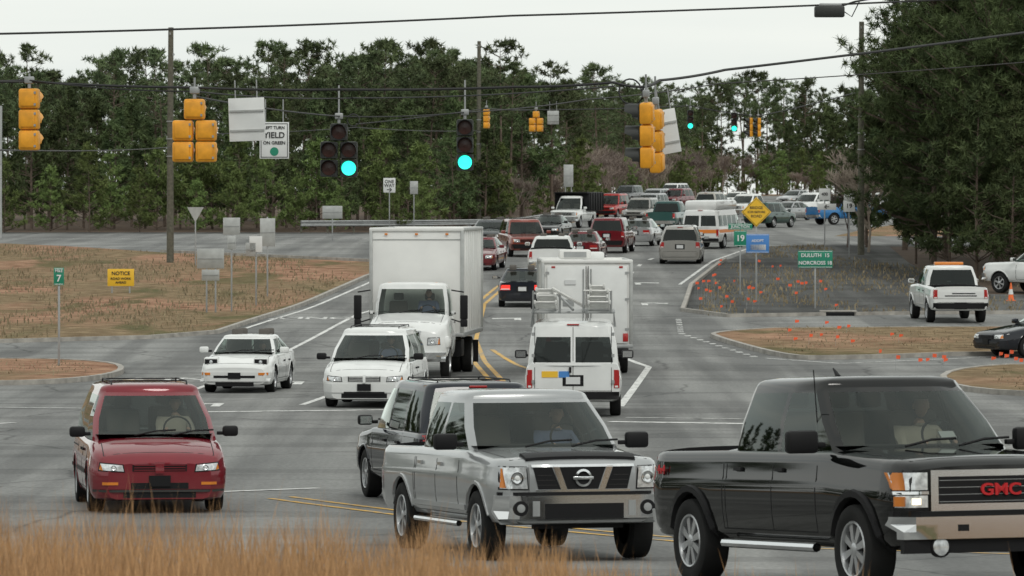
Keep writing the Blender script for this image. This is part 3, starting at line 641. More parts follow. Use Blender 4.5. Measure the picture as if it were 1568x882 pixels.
car('minivan',S,P['white'],-3.05,117.5,-5-90,lambda mb,b,s,p:(wrap(mb,b,'F',rect(-.03,.03,.55,.73),p,.03,1,2),wrap(mb,b,'F',rect(-.45,.45,.30,.36),M['black'],.03)),True)
def d_coupe(mb,bvh,S,pm):
    for s in (-1,1):
        mb.box((1.88,s*.60,.76),(.22,.34,.17),pm,.02,rot=(0,.12,0)); mb.box((1.995,s*.60,.74),(.02,.30,.13),M['black'],.01); mb.lathe([(.045,0),(.04,.02),(.001,.025)],M['lamp'],(2.0,s*.60,.74),'X',12)
        wrap(mb,bvh,'F',rect(*sorted((s*.58,s*.80)),.43,.49),M['amber'],.05,2,1)
    wrap(mb,bvh,'F',rect(-.5,.5,.36,.42),M['black'],.046)
car('sedan',SP['coupe'],P['white'],-6.4,127,-6-90,d_coupe,True)
def d_van(mb,bvh,S,pm):
    wrap(mb,bvh,'B',rect(-.006,.006,.5,1.9),M['black'],.004,1,8,.004)
    both(mb,bvh,'B',.80,.812,.5,1.9,M['black'],.004,nu=1,nv=8,skirt=.004)
    for s in (-1,1):
        for z in (.75,1.3,1.75): mb.box((-2.73,s*.84,z),(.03,.06,.07),M['galv'])
    mb.box((-2.735,.06,1.0),(.03,.05,.12),M['black'])
    wrap(mb,bvh,'B',rect(.32,.66,.84,.97),M['yellow'],.012,1,1); wrap(mb,bvh,'B',rect(.08,.30,.84,.97),M['blue'],.012,1,1)
    for x in (-2.3,-.8,.7):
        mb.tube([(x,-.88,1.90),(x,-.86,2.20),(x,.86,2.20),(x,.88,1.90)],.028,M['galv'],6)
    for y in (-.86,.86): mb.tube([(-2.5,y,2.20),(1.0,y,2.20)],.025,M['galv'],6)
    def ladder(y,z,x0,x1,w,pitch=0,tilt=0):
        X=Matrix.Translation((0,y,z))@Matrix.Rotation(tilt,4,'Z')@Matrix.Rotation(pitch,4,'Y')
        for s in (-1,1): mb.box(((x0+x1)/2,s*w/2,0),(x1-x0,.045,.085),M['ladder'],.006,X=X)
        for k in range(int((x1-x0)/.3)): mb.tube([(x0+.1+k*.3,-w/2,0),(x0+.1+k*.3,w/2,0)],.02,M['ladder'],6,X=X)
    ladder(.58,2.28,-3.0,1.5,.44,.05); ladder(.56,2.41,-2.9,1.6,.38,.055); ladder(.60,2.54,-2.6,1.0,.34,.06)
    ladder(-.55,2.28,-3.1,1.4,.44,.05); ladder(-.52,2.40,-2.9,1.4,.40,.05); ladder(-.55,2.50,-2.8,1.2,.36,.06); ladder(-.5,2.62,-2.4,.8,.30,.06)
    mb.tube([(-2.6,.45,2.72),(-2.3,-.2,2.34),(-2.0,-.3,2.3)],.035,M['ladder'],6); mb.tube([(-2.6,.0,2.26),(-1.2,.45,2.68)],.03,M['galv'],6)
    for y in (-.80,-.22,.28,.84): mb.tube([(-2.35,y,2.20),(-2.35,y,2.66)],.024,M['galv'],6)
    mb.tube([(-2.35,-.80,2.66),(-2.35,-.22,2.66)],.022,M['ladder'],6); mb.tube([(-2.35,.28,2.60),(-2.35,.84,2.60)],.022,M['ladder'],6)
S=var('van',mm=M['black'],ms=1.2)
car('cargo_van',S,P['white'],1.33,112.5,90-1,d_van)
def cargo_box(mb,x0,x1,w,z0,z1,mat):
    mb.box(((x0+x1)/2,0,(z0+z1)/2),(x1-x0,w,z1-z0),mat,.03)
    for x in (x0,x1):
        for y in (-w/2,w/2): mb.box((x,y,(z0+z1)/2),(.09,.09,z1-z0+.02),M['alu'],.02)
        mb.box((x,0,z1),(.10,w+.09,.10),M['boxw'],.03); mb.box((x,0,z0),(.10,w+.09,.10),M['galv'],.02)
    for y in (-w/2,w/2): mb.box(((x0+x1)/2,y,z1),(x1-x0-.1,.09,.10),M['alu'],.03); mb.box(((x0+x1)/2,y,z0),(x1-x0-.1,.09,.12),M['galv'],.01)
    n=int((x1-x0)/.6)
    for k in range(1,n):
        for s in (-1,1): mb.box((x0+k*(x1-x0)/n,s*(w/2+.004),(z0+z1)/2),(.03,.012,z1-z0-.1),M['boxw'])
def d_boxtruck(mb,bvh,S,pm):
    cargo_box(mb,-4.6,1.75,2.40,1.1,3.86,M['boxw'])
    for y in (-.8,0,.8): mb.box((1.79,y,3.74),(.02,.08,.05),M['amber'],.008)
    mb.box((1.76,0,3.60),(.015,2.3,.02),M['alu'])
    mb.box((0,0,.85),(8.2,.9,.25),M['black'],.02)
    for s in (-1,1):
        for k in (0,1): wheel(mb,-2.6,s*(.98-k*.3),.48,.26,s,M['white'],0)
        mb.box((1.0,s*.95,.75),(.9,.4,.45),M['black'],.03); mb.box((-3.15,s*.98,.55),(.02,.5,.6),M['black'])
        mb.tube([(3.35,s*1.05,1.55),(3.4,s*1.38,1.45)],.018,M['black'],5); mb.tube([(3.35,s*1.05,2.3),(3.4,s*1.38,2.25)],.018,M['black'],5)
        mb.box((3.4,s*1.38,1.86),(.10,.20,.62),M['black'],.03); mb.box((3.4,s*1.38,1.45),(.10,.18,.20),M['black'],.03)
        mb.box((3.95,s*.97,.98),(.95,.26,.36),pm,.12)
    for y in (-.6,-.25,0,.25,.6): mb.box((2.75,y,2.47),(.08,.09,.05),M['amber'],.01)
    wrap(mb,bvh,'F',[(-.26,.75),(.26,.75),(.38,1.28),(-.38,1.28)],M['chrome'],.02,4,4); wrap(mb,bvh,'F',[(-.22,.79),(.22,.79),(.33,1.24),(-.33,1.24)],M['black'],.028,4,4)
    for k in range(-3,4): wrap(mb,bvh,'F',rect(k*.07-.006,k*.07+.006,.80,1.22),M['galv'],.034,1,3,.01)
S=dict(x0=1.85,x1=4.6,W=2.12,zb=.5,H=2.50,r=.48,wb=6.3,fo=.95,prof=[(1.85,1.62),(3.2,1.62),(3.35,1.60),(4.3,1.42),(4.6,1.30)],crown=.10,seats=[2.6],fr=.24,gap=.08,nose=.12,nl=.3,
  gh=dict(xwb=3.2,xwt=2.95,xrt=1.98,xrb=1.92,kB=.92,kT=.84,pill=[],edge=.12),seams=[3.1,2.0],handles=[2.15],ms=.01,
  front=dict(lamp=(.54,.86,.90,1.10),bumper=(1.0,.48,.72,M['chrome'],.08),intake=0,plate=.52),rear=dict(lamp=(.80,.94,.9,1.0),bumper=(.5,.6,.7,M['black'],.02),plate=.7))
car('box_truck',S,P['white'],-2.37,138.6,-4.2-90,d_boxtruck,True)
mb=MB(); cargo_box(mb,-2.6,2.6,2.35,.75,3.0,M['boxw'])
for s in (-1,1):
    wheel(mb,-1.3,s*1.0,.38,.25,s,M['white'],0); wheel(mb,3.6,s*.92,.38,.25,s,M['white'],0)
    mb.box((-2.66,s*1.02,.98),(.04,.14,.22),M['red'],.01); mb.box((-2.66,s*.9,2.85),(.03,.10,.05),M['red'],.005)
    mb.box((-2.655,s*.55,1.85),(.015,1.02,2.05),M['white'],.005)
    mb.box((-2.664,s*.03,1.85),(.012,.015,2.05),M['black'])
    for z in (1.2,2.0,2.7): mb.box((-2.672,s*1.06,z),(.02,.10,.06),M['galv'])
    mb.tube([(-2.68,s*.10,.95),(-2.68,s*.10,2.8)],.018,M['galv'],6)
mb.box((-1.6,.30,3.18),(.9,.85,.26),M['boxw'],.06); mb.box((.3,-.25,3.12),(.8,.6,.22),M['white'],.06); mb.box((-2.06,.3,3.18),(.02,.6,.14),M['galv'])
mb.box((-2.68,.45,2.45),(.02,.3,.12),M['plate']); mb.box((-2.70,0,.62),(.15,2.2,.16),M['black'],.02); mb.box((0,0,.65),(7,.9,.2),M['black'])
mb.box((-2.67,.5,1.9),(.01,.3,.18),M['galv']); mb.box((3.7,0,1.35),(1.9,1.95,1.3),P['white'],.18); mb.box((3.5,0,2.05),(1.2,1.75,.35),M['dglass'],.08); mb.box((3.5,0,2.22),(1.1,1.7,.08),P['white'],.03)
for s in (-1,1): mb.box((3.9,s*1.25,1.75),(.1,.22,.3),M['black'],.03); mb.box((4.35,s*.75,1.0),(.6,.4,.4),P['white'],.05)
place(mb.obj('service_truck'),1.95,141.5,91)
def C(kind,col,X,Y,rot,name=None,det=None,**k):
    S=var(kind,**k); return car(name or {'pickup':'pickup_truck','coupe':'sedan','van':'van'}.get(kind,kind),S,P[col],X,Y,rot,det)
C('sedan','navy',.38,196,90,rear=dict(on=1))
C('pickup','white',1.75,224,88,H=1.75)
C('suv','brick',.55,251,-70-12,H=1.78,W=1.95)
C('sedan','maroon',-1.35,232,-97); C('suv','grey',-1.0,262,-98,H=1.55)
C('sedan','black',2.15,292,-100); C('sedan','maroon',3.35,241,84)
C('suv','maroon',4.95,258,82); C('sedan','silver',6.75,273,80)
C('minivan','pewter',7.8,240,86)
C('suv','brightred',7.6,398,-107,H=1.9); C('suv','pewter',9.2,372,-105,H=1.85,W=1.95); C('pickup','teal',10.0,331,76)
C('suv','silver',12.3,450,-110); C('suv','maroon',14.2,452,-112); C('minivan','tan',16.4,425,70); C('pickup','white',17.7,392,-118)
C('suv','white',15.4,500,-115); C('suv','green',17.4,352,62); C('sedan','silver',20.6,388,-125); C('pickup','white',23.2,402,-125)
C('suv','silver',11.0,415,-110); C('sedan','white',19.5,455,-118); C('suv','white',29.5,420,-100); C('suv','maroon',30.5,430,-95,H=2.1); C('sedan','silver',25.5,470,-120); C('suv','grey',10.6,480,-110)
C('pickup','blue',23.6,368,28)
def d_dump(mb,bvh,S,pm):
    mb.box((-1.9,0,1.75),(4.2,2.4,1.25),M['black'],.06)
    for k in range(6):
        for s in (-1,1): mb.box((-3.8+k*.75,s*1.22,1.75),(.08,.08,1.2),M['black'],.01)
    mb.box((.35,0,2.35),(.5,2.3,.1),M['black'],.02)
C('pickup','white',4.1,352,-104,name='dump_truck',det=d_dump,H=2.15)
def d_shut(mb,bvh,S,pm):
    mb.box((-.5,0,2.2),(4.1,1.72,.5),P['white'],.16)
    for s in 'LR': wrap(mb,bvh,s,rect(-2.6,2.3,.82,.98),M['orange'],.012,10,1)
    wrap(mb,bvh,'B',rect(-.95,.95,.80,.98),M['orange'],.012,6,1)
C('van','white',10.3,267,90-17,name='shuttle_van',det=d_shut,gh=dict(pill=[(1.0,.05),(.1,.05),(-.8,.05),(-1.7,.05)]))
def d_svc(mb,bvh,S,pm):
    mb.box((-.1,0,1.98),(.3,1.0,.1),M['amber'],.03); wrap(mb,bvh,'B',rect(-.8,.8,.86,1.1),M['white'],.02,3,1); wrap(mb,bvh,'B',rect(-.55,.55,.92,.96),M['btext'],.024,1,1); wrap(mb,bvh,'B',rect(-.5,.3,1.0,1.04),M['btext'],.024,1,1)
C('pickup','white',15.1,181,94,det=d_svc,rear=dict(bumper=(.94,.5,.7,M['black'],.08)))
C('pickup','white',21.3,206,135)
C('sedan','navy',16.0,153.6,205,W=1.8)
mb=MB(); mb.lathe([(.15,0),(.14,.03),(.12,.03),(.02,.7),(.001,.7)],M['cone'],(0,0,0),'Z',16); mb.lathe([(.095,.25),(.062,.45)],M['white'],(0,0,0),'Z',16); mb.box((0,0,.015),(.36,.36,.03),M['cone'],.01)
o=mb.obj('traffic_cone'); o.location=(19.1,200,g(200))
# ---------------------------------------------------------------- signals, poles, wires
def signal(name,P0,rot,layout,housing,tilt=0,hang=.5,vis=None):
    mb=MB(); s=.355
    for (i,(cx,cz,lens)) in enumerate(layout):
        mb.box((0,cx*s,cz*s),(.20,s-.012,s-.012),housing,.04)
        lm={'g':M['greenlit']}.get(lens,M['lensoff'])
        mb.lathe([(.145,.0),(.14,.02),(.001,.035)],lm,(.10,cx*s,cz*s),'X',20)
        vs=[];fs=[];n=12
        for k in range(n+1):
            a=math.pi*(-.12+1.24*k/n)
            for d in (0,.24 if 0.1<k/n<.9 else .12): vs.append((.10+d,cx*s+.155*math.cos(a),cz*s+.155*math.sin(a)))
        for k in range(n): fs.append([2*k,2*k+1,2*k+3,2*k+2])
        mb.add(vs,fs,vis or housing)
        mb.box((-.105,cx*s,cz*s),(.03,s-.10,s-.10),housing,.012); mb.box((.102,cx*s,cz*s),(.008,s-.04,s-.04),M['sigb'])
        for q in (-1,1): mb.box((-.11,cx*s-.13,cz*s+q*.10),(.03,.03,.04),M['galv'])
    top=max(c[1] for c in layout)*s+s/2
    mb.tube([(0,0,top),(0,0,top+.10)],.03,M['galv'],8); mb.box((0,0,top+.14),(.1,.16,.12),M['galv'],.02); mb.tube([(0,0,top+.15),(0,0,top+hang)],.018,M['galv'],6)
    o=mb.obj(name); o.location=P0; o.rotation_euler=(tilt,0,R(rot)); return o
three=[(0,1,'r'),(0,0,'y'),(0,-1,'x')]; dog=[(0,1,'r'),(-.55,0,'y'),(.55,0,'y'),(-.55,-1,'x'),(.55,-1,'x')]
threeG=[(0,1,'r'),(0,0,'y'),(0,-1,'g')]; dogG=[(0,1,'r'),(-.55,0,'y'),(.55,0,'y'),(.55,-1,'g'),(-.55,-1,'x')]
signal('traffic_light',pixel_to_world(45,183,89),78,three,M['sigy'],hang=.25)
signal('traffic_light',pixel_to_world(298,200,87),85,dog,M['sigy'],hang=.35)
signal('traffic_light',pixel_to_world(519,230,103),-90,dogG,M['sigb'],hang=.75)
signal('traffic_light',pixel_to_world(712,222,107),-90,threeG,M['sigb'],hang=.80)
signal('traffic_light',pixel_to_world(990,207,84),172,three,M['sigy'],tilt=R(-6),hang=.45,vis=M['sigb'])
signal('traffic_light',pixel_to_world(1005,216,87),168,three,M['sigy'],tilt=R(-6),hang=.55,vis=M['sigb'])
signal('traffic_light',pixel_to_world(745,182,290),80,three,M['sigy']); signal('traffic_light',pixel_to_world(821,186,270),85,dog,M['sigy'])
signal('traffic_light',pixel_to_world(1057,183,290),-90,threeG,M['sigb']); signal('traffic_light',pixel_to_world(1124,187,290),-90,threeG,M['sigb'])
signal('traffic_light',pixel_to_world(1149,195,290),200,three,M['sigy'],vis=M['sigb']); signal('traffic_light',pixel_to_world(1161,195,290),200,three,M['sigy'],vis=M['sigb'])
def cable(pts,r=.02,sag=0):
    mb=MB(); out=[]
    for a,b in zip(pts[:-1],pts[1:]):
        a=Vector(a);b=Vector(b)
        for k in range(12):
            t=k/12; p=a.lerp(b,t); p.z-=sag*4*t*(1-t); out.append(p)
    out.append(Vector(pts[-1])); mb.tube(out,r,M['wire'],6); return mb.obj('overhead_cable')
cable([pixel_to_world(-120,120,89),pixel_to_world(45,125,89),pixel_to_world(298,134,87),pixel_to_world(520,137,86),pixel_to_world(790,133,85),pixel_to_world(940,126,84),pixel_to_world(985,133,84),pixel_to_world(1010,123,85),pixel_to_world(1110,107,88),pixel_to_world(1700,32,100)],.024,.02)
cable([pixel_to_world(-120,54,100),pixel_to_world(784,24,110),pixel_to_world(1700,-14,120)],.024,.05)
cable([pixel_to_world(300,148,87),pixel_to_world(520,178,103),pixel_to_world(712,172,107),pixel_to_world(900,152,115),pixel_to_world(1100,128,125),pixel_to_world(1700,84,140)],.015,.04)
cable([pixel_to_world(-120,115,89),pixel_to_world(40,122,89),pixel_to_world(300,140,87),pixel_to_world(540,150,95),pixel_to_world(940,132,84)],.013,.05)
cable([pixel_to_world(-60,228,110),pixel_to_world(262,225,240)],.02,.1); cable([pixel_to_world(545,190,270),pixel_to_world(745,166,290),pixel_to_world(821,168,270),pixel_to_world(1057,162,290),pixel_to_world(1160,178,290),pixel_to_world(1317,140,253)],.03,.05)
cable([pixel_to_world(262,205,240),pixel_to_world(545,195,270),pixel_to_world(733,200,345)],.025,.1)
mb=MB(); c=pixel_to_world(541,184,103); mb.tube([c+Vector((.12*math.cos(a),0,.12*math.sin(a))) for a in np.linspace(0,6.28,20)],.012,M['wire'],5); c=pixel_to_world(965,140,84)
mb.tube([c+Vector((.18*math.cos(a),.0,.2*math.sin(a))) for a in np.linspace(0,5,16)],.014,M['wire'],5); mb.tube([pixel_to_world(985,132,84),pixel_to_world(984,150,84),pixel_to_world(975,160,84)],.02,M['wire'],5); mb.obj('cable_loop')
mb=MB(); c=pixel_to_world(1270,18,105); mb.box(c,(.6,.3,.22),M['sigb'],.03); mb.box(c+Vector((.02,0,.14)),(.45,.2,.06),M['galv'],.02); mb.tube([c+Vector((.2,0,.1)),c+Vector((.5,0,.2)),c+Vector((1.2,0,.33)),c+Vector((2.5,0,.38))],.02,M['wire'],5); mb.tube([c+Vector((.3,0,.0)),c+Vector((.45,0,-.1)),c+Vector((.6,0,.2))],.012,M['wire'],5); mb.obj('traffic_camera')
def pole(X,Y,h,r0,r1,mat,arms=True):
    mb=MB(); mb.tube([(0,0,-.5),(0,0,h*.5),(0.03,0,h)],[r0,(r0+r1)/2,r1],mat,12)
    if arms: mb.box((0,0,h-.3),(.05,.3,.12),M['galv'],.01); mb.tube([(.1,0,h-1.2),(.14,0,h-1.3)],.08,M['galv'],8)
    for k in range(3): mb.lathe([(r0*1.02,0),(r0*1.02,.05)],M['galv'],(0,0,h*.45+k*.8),'Z',12)
    o=mb.obj('utility_pole'); o.location=(X,Y,g(Y)); return o
pole(-15.7,240,10.8,.17,.12,M['wood']); pole(-2.2,345,12.4,.17,.12,M['wood']); pole(16.9,253,11.3,.17,.12,M['wood']); pole(-29.4,300,7.6,.12,.1,M['steel'],False)
def sign(X,Y,posts,panels,rot=0,name='traffic_sign',pm='galv'):
    mb=MB()
    for (dx,h) in posts: mb.box((dx,0,h/2-.2),(.06,.035,h+.4),M[pm],.005)
    txt=[]
    for (dx,zc,w,h,mat,shape,tx) in panels:
        if shape=='d':
            s=w/1.414; mb.box((dx,-.035,zc),(s,.012,s),M[mat],.004,rot=(0,R(45),0)); mb.box((dx,-.045,zc),(s-.06,.006,s-.06),M['btext'],0,rot=(0,R(45),0)); mb.box((dx,-.050,zc),(s-.09,.006,s-.09),M[mat],0,rot=(0,R(45),0))
        elif shape=='t':
            vs=[(dx-w/2,-.03,zc+h/2),(dx+w/2,-.03,zc+h/2),(dx,-.03,zc-h/2),(dx-w/2,-.045,zc+h/2),(dx+w/2,-.045,zc+h/2),(dx,-.045,zc-h/2)]
            mb.add(vs,[[0,1,2],[5,4,3],[0,3,4,1],[1,4,5,2],[2,5,3,0]],M[mat])
        else:
            mb.box((dx,-.035,zc),(w,.012,h),M[mat],.004)
            if mat in('green','blue'):
                for sz in (-1,1): mb.box((dx,-.043,zc+sz*(h/2-.03)),(w-.05,.004,.015),M['wtext'])
            if mat=='alu': mb.box((dx,-.05,zc),(w*.9,.02,.03),M['galv'])
        for (s,size,ddx,dz,tm) in tx: txt.append((s,size,dx+ddx,zc+dz,tm))
    o=mb.obj(name); o.location=(X,Y,g(Y)); o.rotation_euler=(0,0,R(rot))
    for s,size,dx,z,tm in txt: text(s,size,M[tm],Matrix.Translation((dx,-.055,z))@Matrix.Rotation(R(90),4,'X'),o,'sign_lettering',.003,1.5)
    return o
sign(-12.4,143,[(0,2.55)],[(0,2.55,.28,.48,'green','r',[('MILE',.10,0,.15,'wtext'),('7',.26,0,-.06,'wtext')])],name='mile_marker')
sign(-15.5,207,[(-.35,.55),(.35,.55)],[(0,.62,1.05,.68,'yellow','r',[('NOTICE',.2,0,.16,'btext'),('ROAD WORK',.13,0,-.05,'btext'),('AHEAD',.13,0,-.2,'btext')])],5)
sign(-14.3,236,[(0,2.4)],[(0,2.3,.75,.68,'alu','t',[])])
sign(-10.9,189,[(-.15,1.9),(.18,2.0)],[(0,1.95,1.0,.72,'alu','r',[]),(0,1.35,.65,.4,'alu','r',[])],-8)
sign(-10.2,190,[(0,3.4)],[(0,3.1,.62,.62,'alu','r',[]),(0,2.5,.3,.5,'alu','r',[])],8)
sign(-9.6,196,[(0,2.6)],[(0,2.3,.5,.6,'white','r',[]),(-.2,2.1,.4,.5,'alu','r',[])],-15)
sign(-9.55,204,[(0,3.1)],[(0,2.5,.6,1.1,'alu','r',[])],14)
sign(-9.9,288,[(0,1.7)],[(0,1.6,1.1,.7,'alu','r',[])])
sign(-7.6,324,[(0,3.2)],[(0,2.95,.75,.9,'white','r',[('ONE',.28,0,.22,'btext'),('WAY',.28,0,-.02,'btext'),('\u2192',.4,0,-.28,'btext')])],-5)
sign(-6.1,325,[(0,3.1)],[(0,2.8,.5,.8,'alu','r',[])])
sign(3.8,352,[(-.2,4.1),(.2,4.1)],[(0,3.5,.65,1.5,'alu','r',[])])
sign(9.0,206,[(0,3.0)],[(0,2.2,.50,.62,'green','r',[('19',.34,0,0,'wtext')]),(0,2.66,.95,.24,'green','r',[('JUNCTION',.15,0,0,'wtext')])])
sign(9.35,200,[(0,3.6)],[(0,3.4,1.15,1.1,'yellow','d',[('BRIDGE',.15,0,.16,'btext'),('ICES BEFORE',.12,0,0,'btext'),('ROAD',.15,0,-.16,'btext')]),(.05,2.2,.88,.72,'blue','r',[('ADOPT',.14,0,.1,'wtext')]),(0.07,2.05,.6,.22,'white','r',[])],3)
sign(11.2,193,[(0,1.9)],[(0,1.82,1.28,.64,'green','r',[('DULUTH  15',.19,0,.14,'wtext'),('NORCROSS 18',.19,0,-.14,'wtext')])])
sign(14.9,249,[(0,3.1)],[(0,3.0,.55,.55,'white','r',[('400',.2,0,0,'btext')]),(.1,2.4,.9,.3,'white','r',[('\u2190',.3,0,0,'btext')])])
sign(16.0,248,[(0,3.2)],[(0,2.9,.5,.3,'white','r',[('\u2192',.3,0,0,'btext')]),(0,2.45,.55,.55,'white','r',[('19',.3,0,0,'btext')])])
def hang(u,v,Y,w,h,mat,tx,rot=0,tilt=0,rod=.5):
    mb=MB(); mb.box((0,0,0),(w,.015,h),M[mat],.005)
    for s in (-.3,.3): mb.tube([(s*w,.01,h/2-.02),(s*w,.01,h/2+rod)],.012,M['galv'],5)
    if tx is None: mb.box((0,-.02,.2*h),(w*.95,.03,.03),M['alu']); mb.box((0,-.02,-.25*h),(w*.95,.03,.03),M['alu'])
    else:
        for dx,dz,ww,hh in ((0,h/2-.03,w-.05,.012),(0,-h/2+.03,w-.05,.012),(w/2-.03,0,.012,h-.05),(-w/2+.03,0,.012,h-.05)): mb.box((dx,-.012,dz),(ww,.006,hh),M['btext'])
    o=mb.obj('hanging_traffic_sign'); o.location=pixel_to_world(u,v,Y); o.rotation_euler=(0,R(tilt),R(rot))
    for (s,size,dx,dz,tm) in (tx or []): text(s,size,M[tm],Matrix.Translation((dx,-.016,dz))@Matrix.Rotation(R(90),4,'X'),o,'sign_lettering',.003,1.5)
    return o
hang(378,183,87,.60,.72,'white',None,0,-2,.30)
o=hang(420,215,103,.58,.72,'white',[('LEFT TURN',.082,0.0,.25,'btext'),('YIELD',.16,0,.10,'btext'),('ON GREEN',.088,0,-.05,'btext')],0,0,.45)
mb=MB(); mb.lathe([(.085,0),(.001,.002)],M['green'],(0,-.014,-.22),'Y',20,-1); mb.obj('green_disc',parent=o)
hang(1024,201,87.5,.34,.74,'white',None,20,-10,.35); hang(847,180,270,.6,.7,'alu',None)
mb=MB(); pts=[Vector((-13,322,g(322)+.6)),Vector((-5,326,g(326)+.6)),Vector((-1,332,g(332)+.6)),Vector((.8,345,g(345)+.6)),Vector((2.2,365,g(365)+.6))]
for dz in (-.12,0,.12): mb.tube([p+Vector((0,-.04*(dz!=0),dz)) for p in pts],.07,M['galv'],6)
for a,b in zip(pts[:-1],pts[1:]):
    for k in range(5): p=a.lerp(b,k/5); mb.box(p+Vector((0,.15,-.25)),(.12,.12,.9),M['wood'])
mb.obj('guardrail')
mb=MB(); mb.box((11.6,185.6,g(185)+.08),(1.1,.5,.14),M['black'],.02); mb.box((11.6,185.8,g(185)+.17),(1.3,.8,.06),CM,.01); mb.obj('storm_drain')
# ---------------------------------------------------------------- vegetation
def fol_mat(name,dark,light,scale=.8):
    m,t,b=nt(name); b.inputs['Roughness'].default_value=.8; b.inputs['Specular IOR Level'].default_value=.1
    tc=t.nodes.new('ShaderNodeTexCoord'); oi=t.nodes.new('ShaderNodeObjectInfo')
    n=t.nodes.new('ShaderNodeTexNoise'); n.inputs['Scale'].default_value=scale; n.inputs['Detail'].default_value=4; t.links.new(tc.outputs['Object'],n.inputs['Vector'])
    r=t.nodes.new('ShaderNodeValToRGB'); r.color_ramp.elements[0].position=.35; r.color_ramp.elements[1].position=.68
    r.color_ramp.elements[0].color=rgba(dark); r.color_ramp.elements[1].color=rgba(light); t.links.new(n.outputs['Fac'],r.inputs['Fac'])
    h=t.nodes.new('ShaderNodeHueSaturation'); mr=t.nodes.new('ShaderNodeMapRange'); mr.inputs['To Min'].default_value=.65; mr.inputs['To Max'].default_value=1.35
    t.links.new(oi.outputs['Random'],mr.inputs['Value']); t.links.new(mr.outputs[0],h.inputs['Value'])
    mr2=t.nodes.new('ShaderNodeMapRange'); mr2.inputs['To Min'].default_value=.485; mr2.inputs['To Max'].default_value=.515; t.links.new(oi.outputs['Random'],mr2.inputs['Value']); t.links.new(mr2.outputs[0],h.inputs['Hue'])
    t.links.new(r.outputs[0],h.inputs['Color']); t.links.new(h.outputs[0],b.inputs['Base Color'])
    return m
NM=fol_mat('pine_needles',(.055,.078,.036),(.115,.15,.062)); ND=fol_mat('hazed_loblolly_needles',(.075,.10,.052),(.145,.18,.085)); NY=fol_mat('young_pine_needles',(.095,.13,.045),(.18,.235,.08))  # old-pine needles lightened and greyed: distance haze painted into their colour
BM=pbr('pine_bark',(.12,.09,.07),.95,var=.35,scale=6); TW=fol_mat('bare_twigs',(.19,.15,.125),(.32,.27,.235))
def pine_mesh(name,h,cb,spread,nb,seed,mat,old=True,bl=16,cl=.30,wd=.035):
    r=np.random.default_rng(seed); mb=MB(); lean=r.normal(0,.02,2)*h
    def tr(z): t=z/h; return np.array([lean[0]*t*t,lean[1]*t*t,z])
    mb.tube([tr(h*k/7) for k in range(8)],[h*.011*(1-.9*k/7) for k in range(8)],BM,7)
    C=[]
    voids=r.uniform(0,2*math.pi,5); vz=r.uniform(.1,.95,5)
    for i in range(nb):
        t=r.uniform(0,1)**.9; z=h*(cb+(1-cb)*t); az=r.uniform(0,2*math.pi)
        if any(abs((az-v+math.pi)%(2*math.pi)-math.pi)<.7 and abs(t-q)<.13 for v,q in zip(voids,vz)): continue
        sh=(math.sin(math.pi*min(1,.22+.78*t))**.7 *.9+.12) if old else ((1-t)**.75+.08)
        L=spread*sh*r.uniform(.45,1.15)
        up=r.uniform(.0,.45)+(.35*t if old else .25)
        p0=tr(z); d=np.array([math.cos(az),math.sin(az),up])
        p1=p0+d*L*.5+np.array([0,0,-.04*L]); p2=p0+d*L+np.array([0,0,.08*L])
        mb.tube([p0,p1,p2],[.012*L+.012,.01*L+.008,.006],BM,3,False)
        m=int(3+L*2.6)
        for k in range(m):
            s=r.uniform(.4,1.05) if k else 1.0
            p=p0+(p2-p0)*s+r.normal(0,.10+.06*L,3)*np.array([1,1,.5]); C.append(p)
    for k in range(5): C.append(tr(h)+r.normal(0,.15,3))
    C=np.array(C); n=len(C)
    base=np.repeat(C,bl,0)+r.normal(0,.05,(n*bl,3))
    d=r.normal(0,1,(n*bl,3)); d[:,2]+=.45; d/=np.linalg.norm(d,axis=1)[:,None]
    Ls=(cl*r.uniform(.6,1.25,n*bl))[:,None]; w=np.cross(d,r.normal(0,1,(n*bl,3))); w/=np.linalg.norm(w,axis=1)[:,None]; w*=wd
    V=np.stack([base-w,base+w,base+d*Ls],1).reshape(-1,3); o0=len(mb.v)
    mb.v+= [tuple(x) for x in V.tolist()]; k=mb.mi(mat); N=n*bl
    mb.f+=[[o0+3*i,o0+3*i+1,o0+3*i+2] for i in range(N)]; mb.m+=[k]*N
    me=bpy.data.meshes.new(name); me.from_pydata(mb.v,[],mb.f)
    for m_ in mb.mats: me.materials.append(m_)
    me.polygons.foreach_set('material_index',mb.m); return me
def bare_mesh(name,h,seed):
    r=random.Random(seed); mb=MB()
    def br(p,d,L,rad,dep):
        q=p+d*L; mid=p+d*L*.5+Vector((r.uniform(-1,1),r.uniform(-1,1),0))*L*.05
        mb.tube([p,mid,q],[rad,rad*.8,rad*.6],TW,4 if dep<2 else 3,False)
        if dep>=5: return
        for k in range(4 if dep<3 else 3):
            ax=Vector((r.uniform(-1,1),r.uniform(-1,1),r.uniform(-.2,1))).normalized(); nd=(d*1.0+ax*.75).normalized()
            br(p+(q-p)*r.uniform(.45,1),nd,L*r.uniform(.55,.8),max(.02,rad*.55),dep+1)
    br(Vector((0,0,0)),Vector((0,0,1)),h*.27,h*.009,0)
    me=bpy.data.meshes.new(name); me.from_pydata(mb.v,[],mb.f); me.materials.append(TW); return me
old=[pine_mesh('old_pine_%d'%i,11.6,[.5,.58,.45,.42][i],[2.1,1.8,2.4,2.2][i],[56,46,62,70][i],i+1,ND,True,15,.34,.042) for i in range(4)]
mid=[pine_mesh('mid_pine_%d'%i,9,.10,2.2,95,i+20,NM,False,14,.34,.045) for i in range(3)]
yng=[pine_mesh('young_pine_%d'%i,6,.03,2.0,80,i+40,NY,False,14,.30,.04) for i in range(3)]
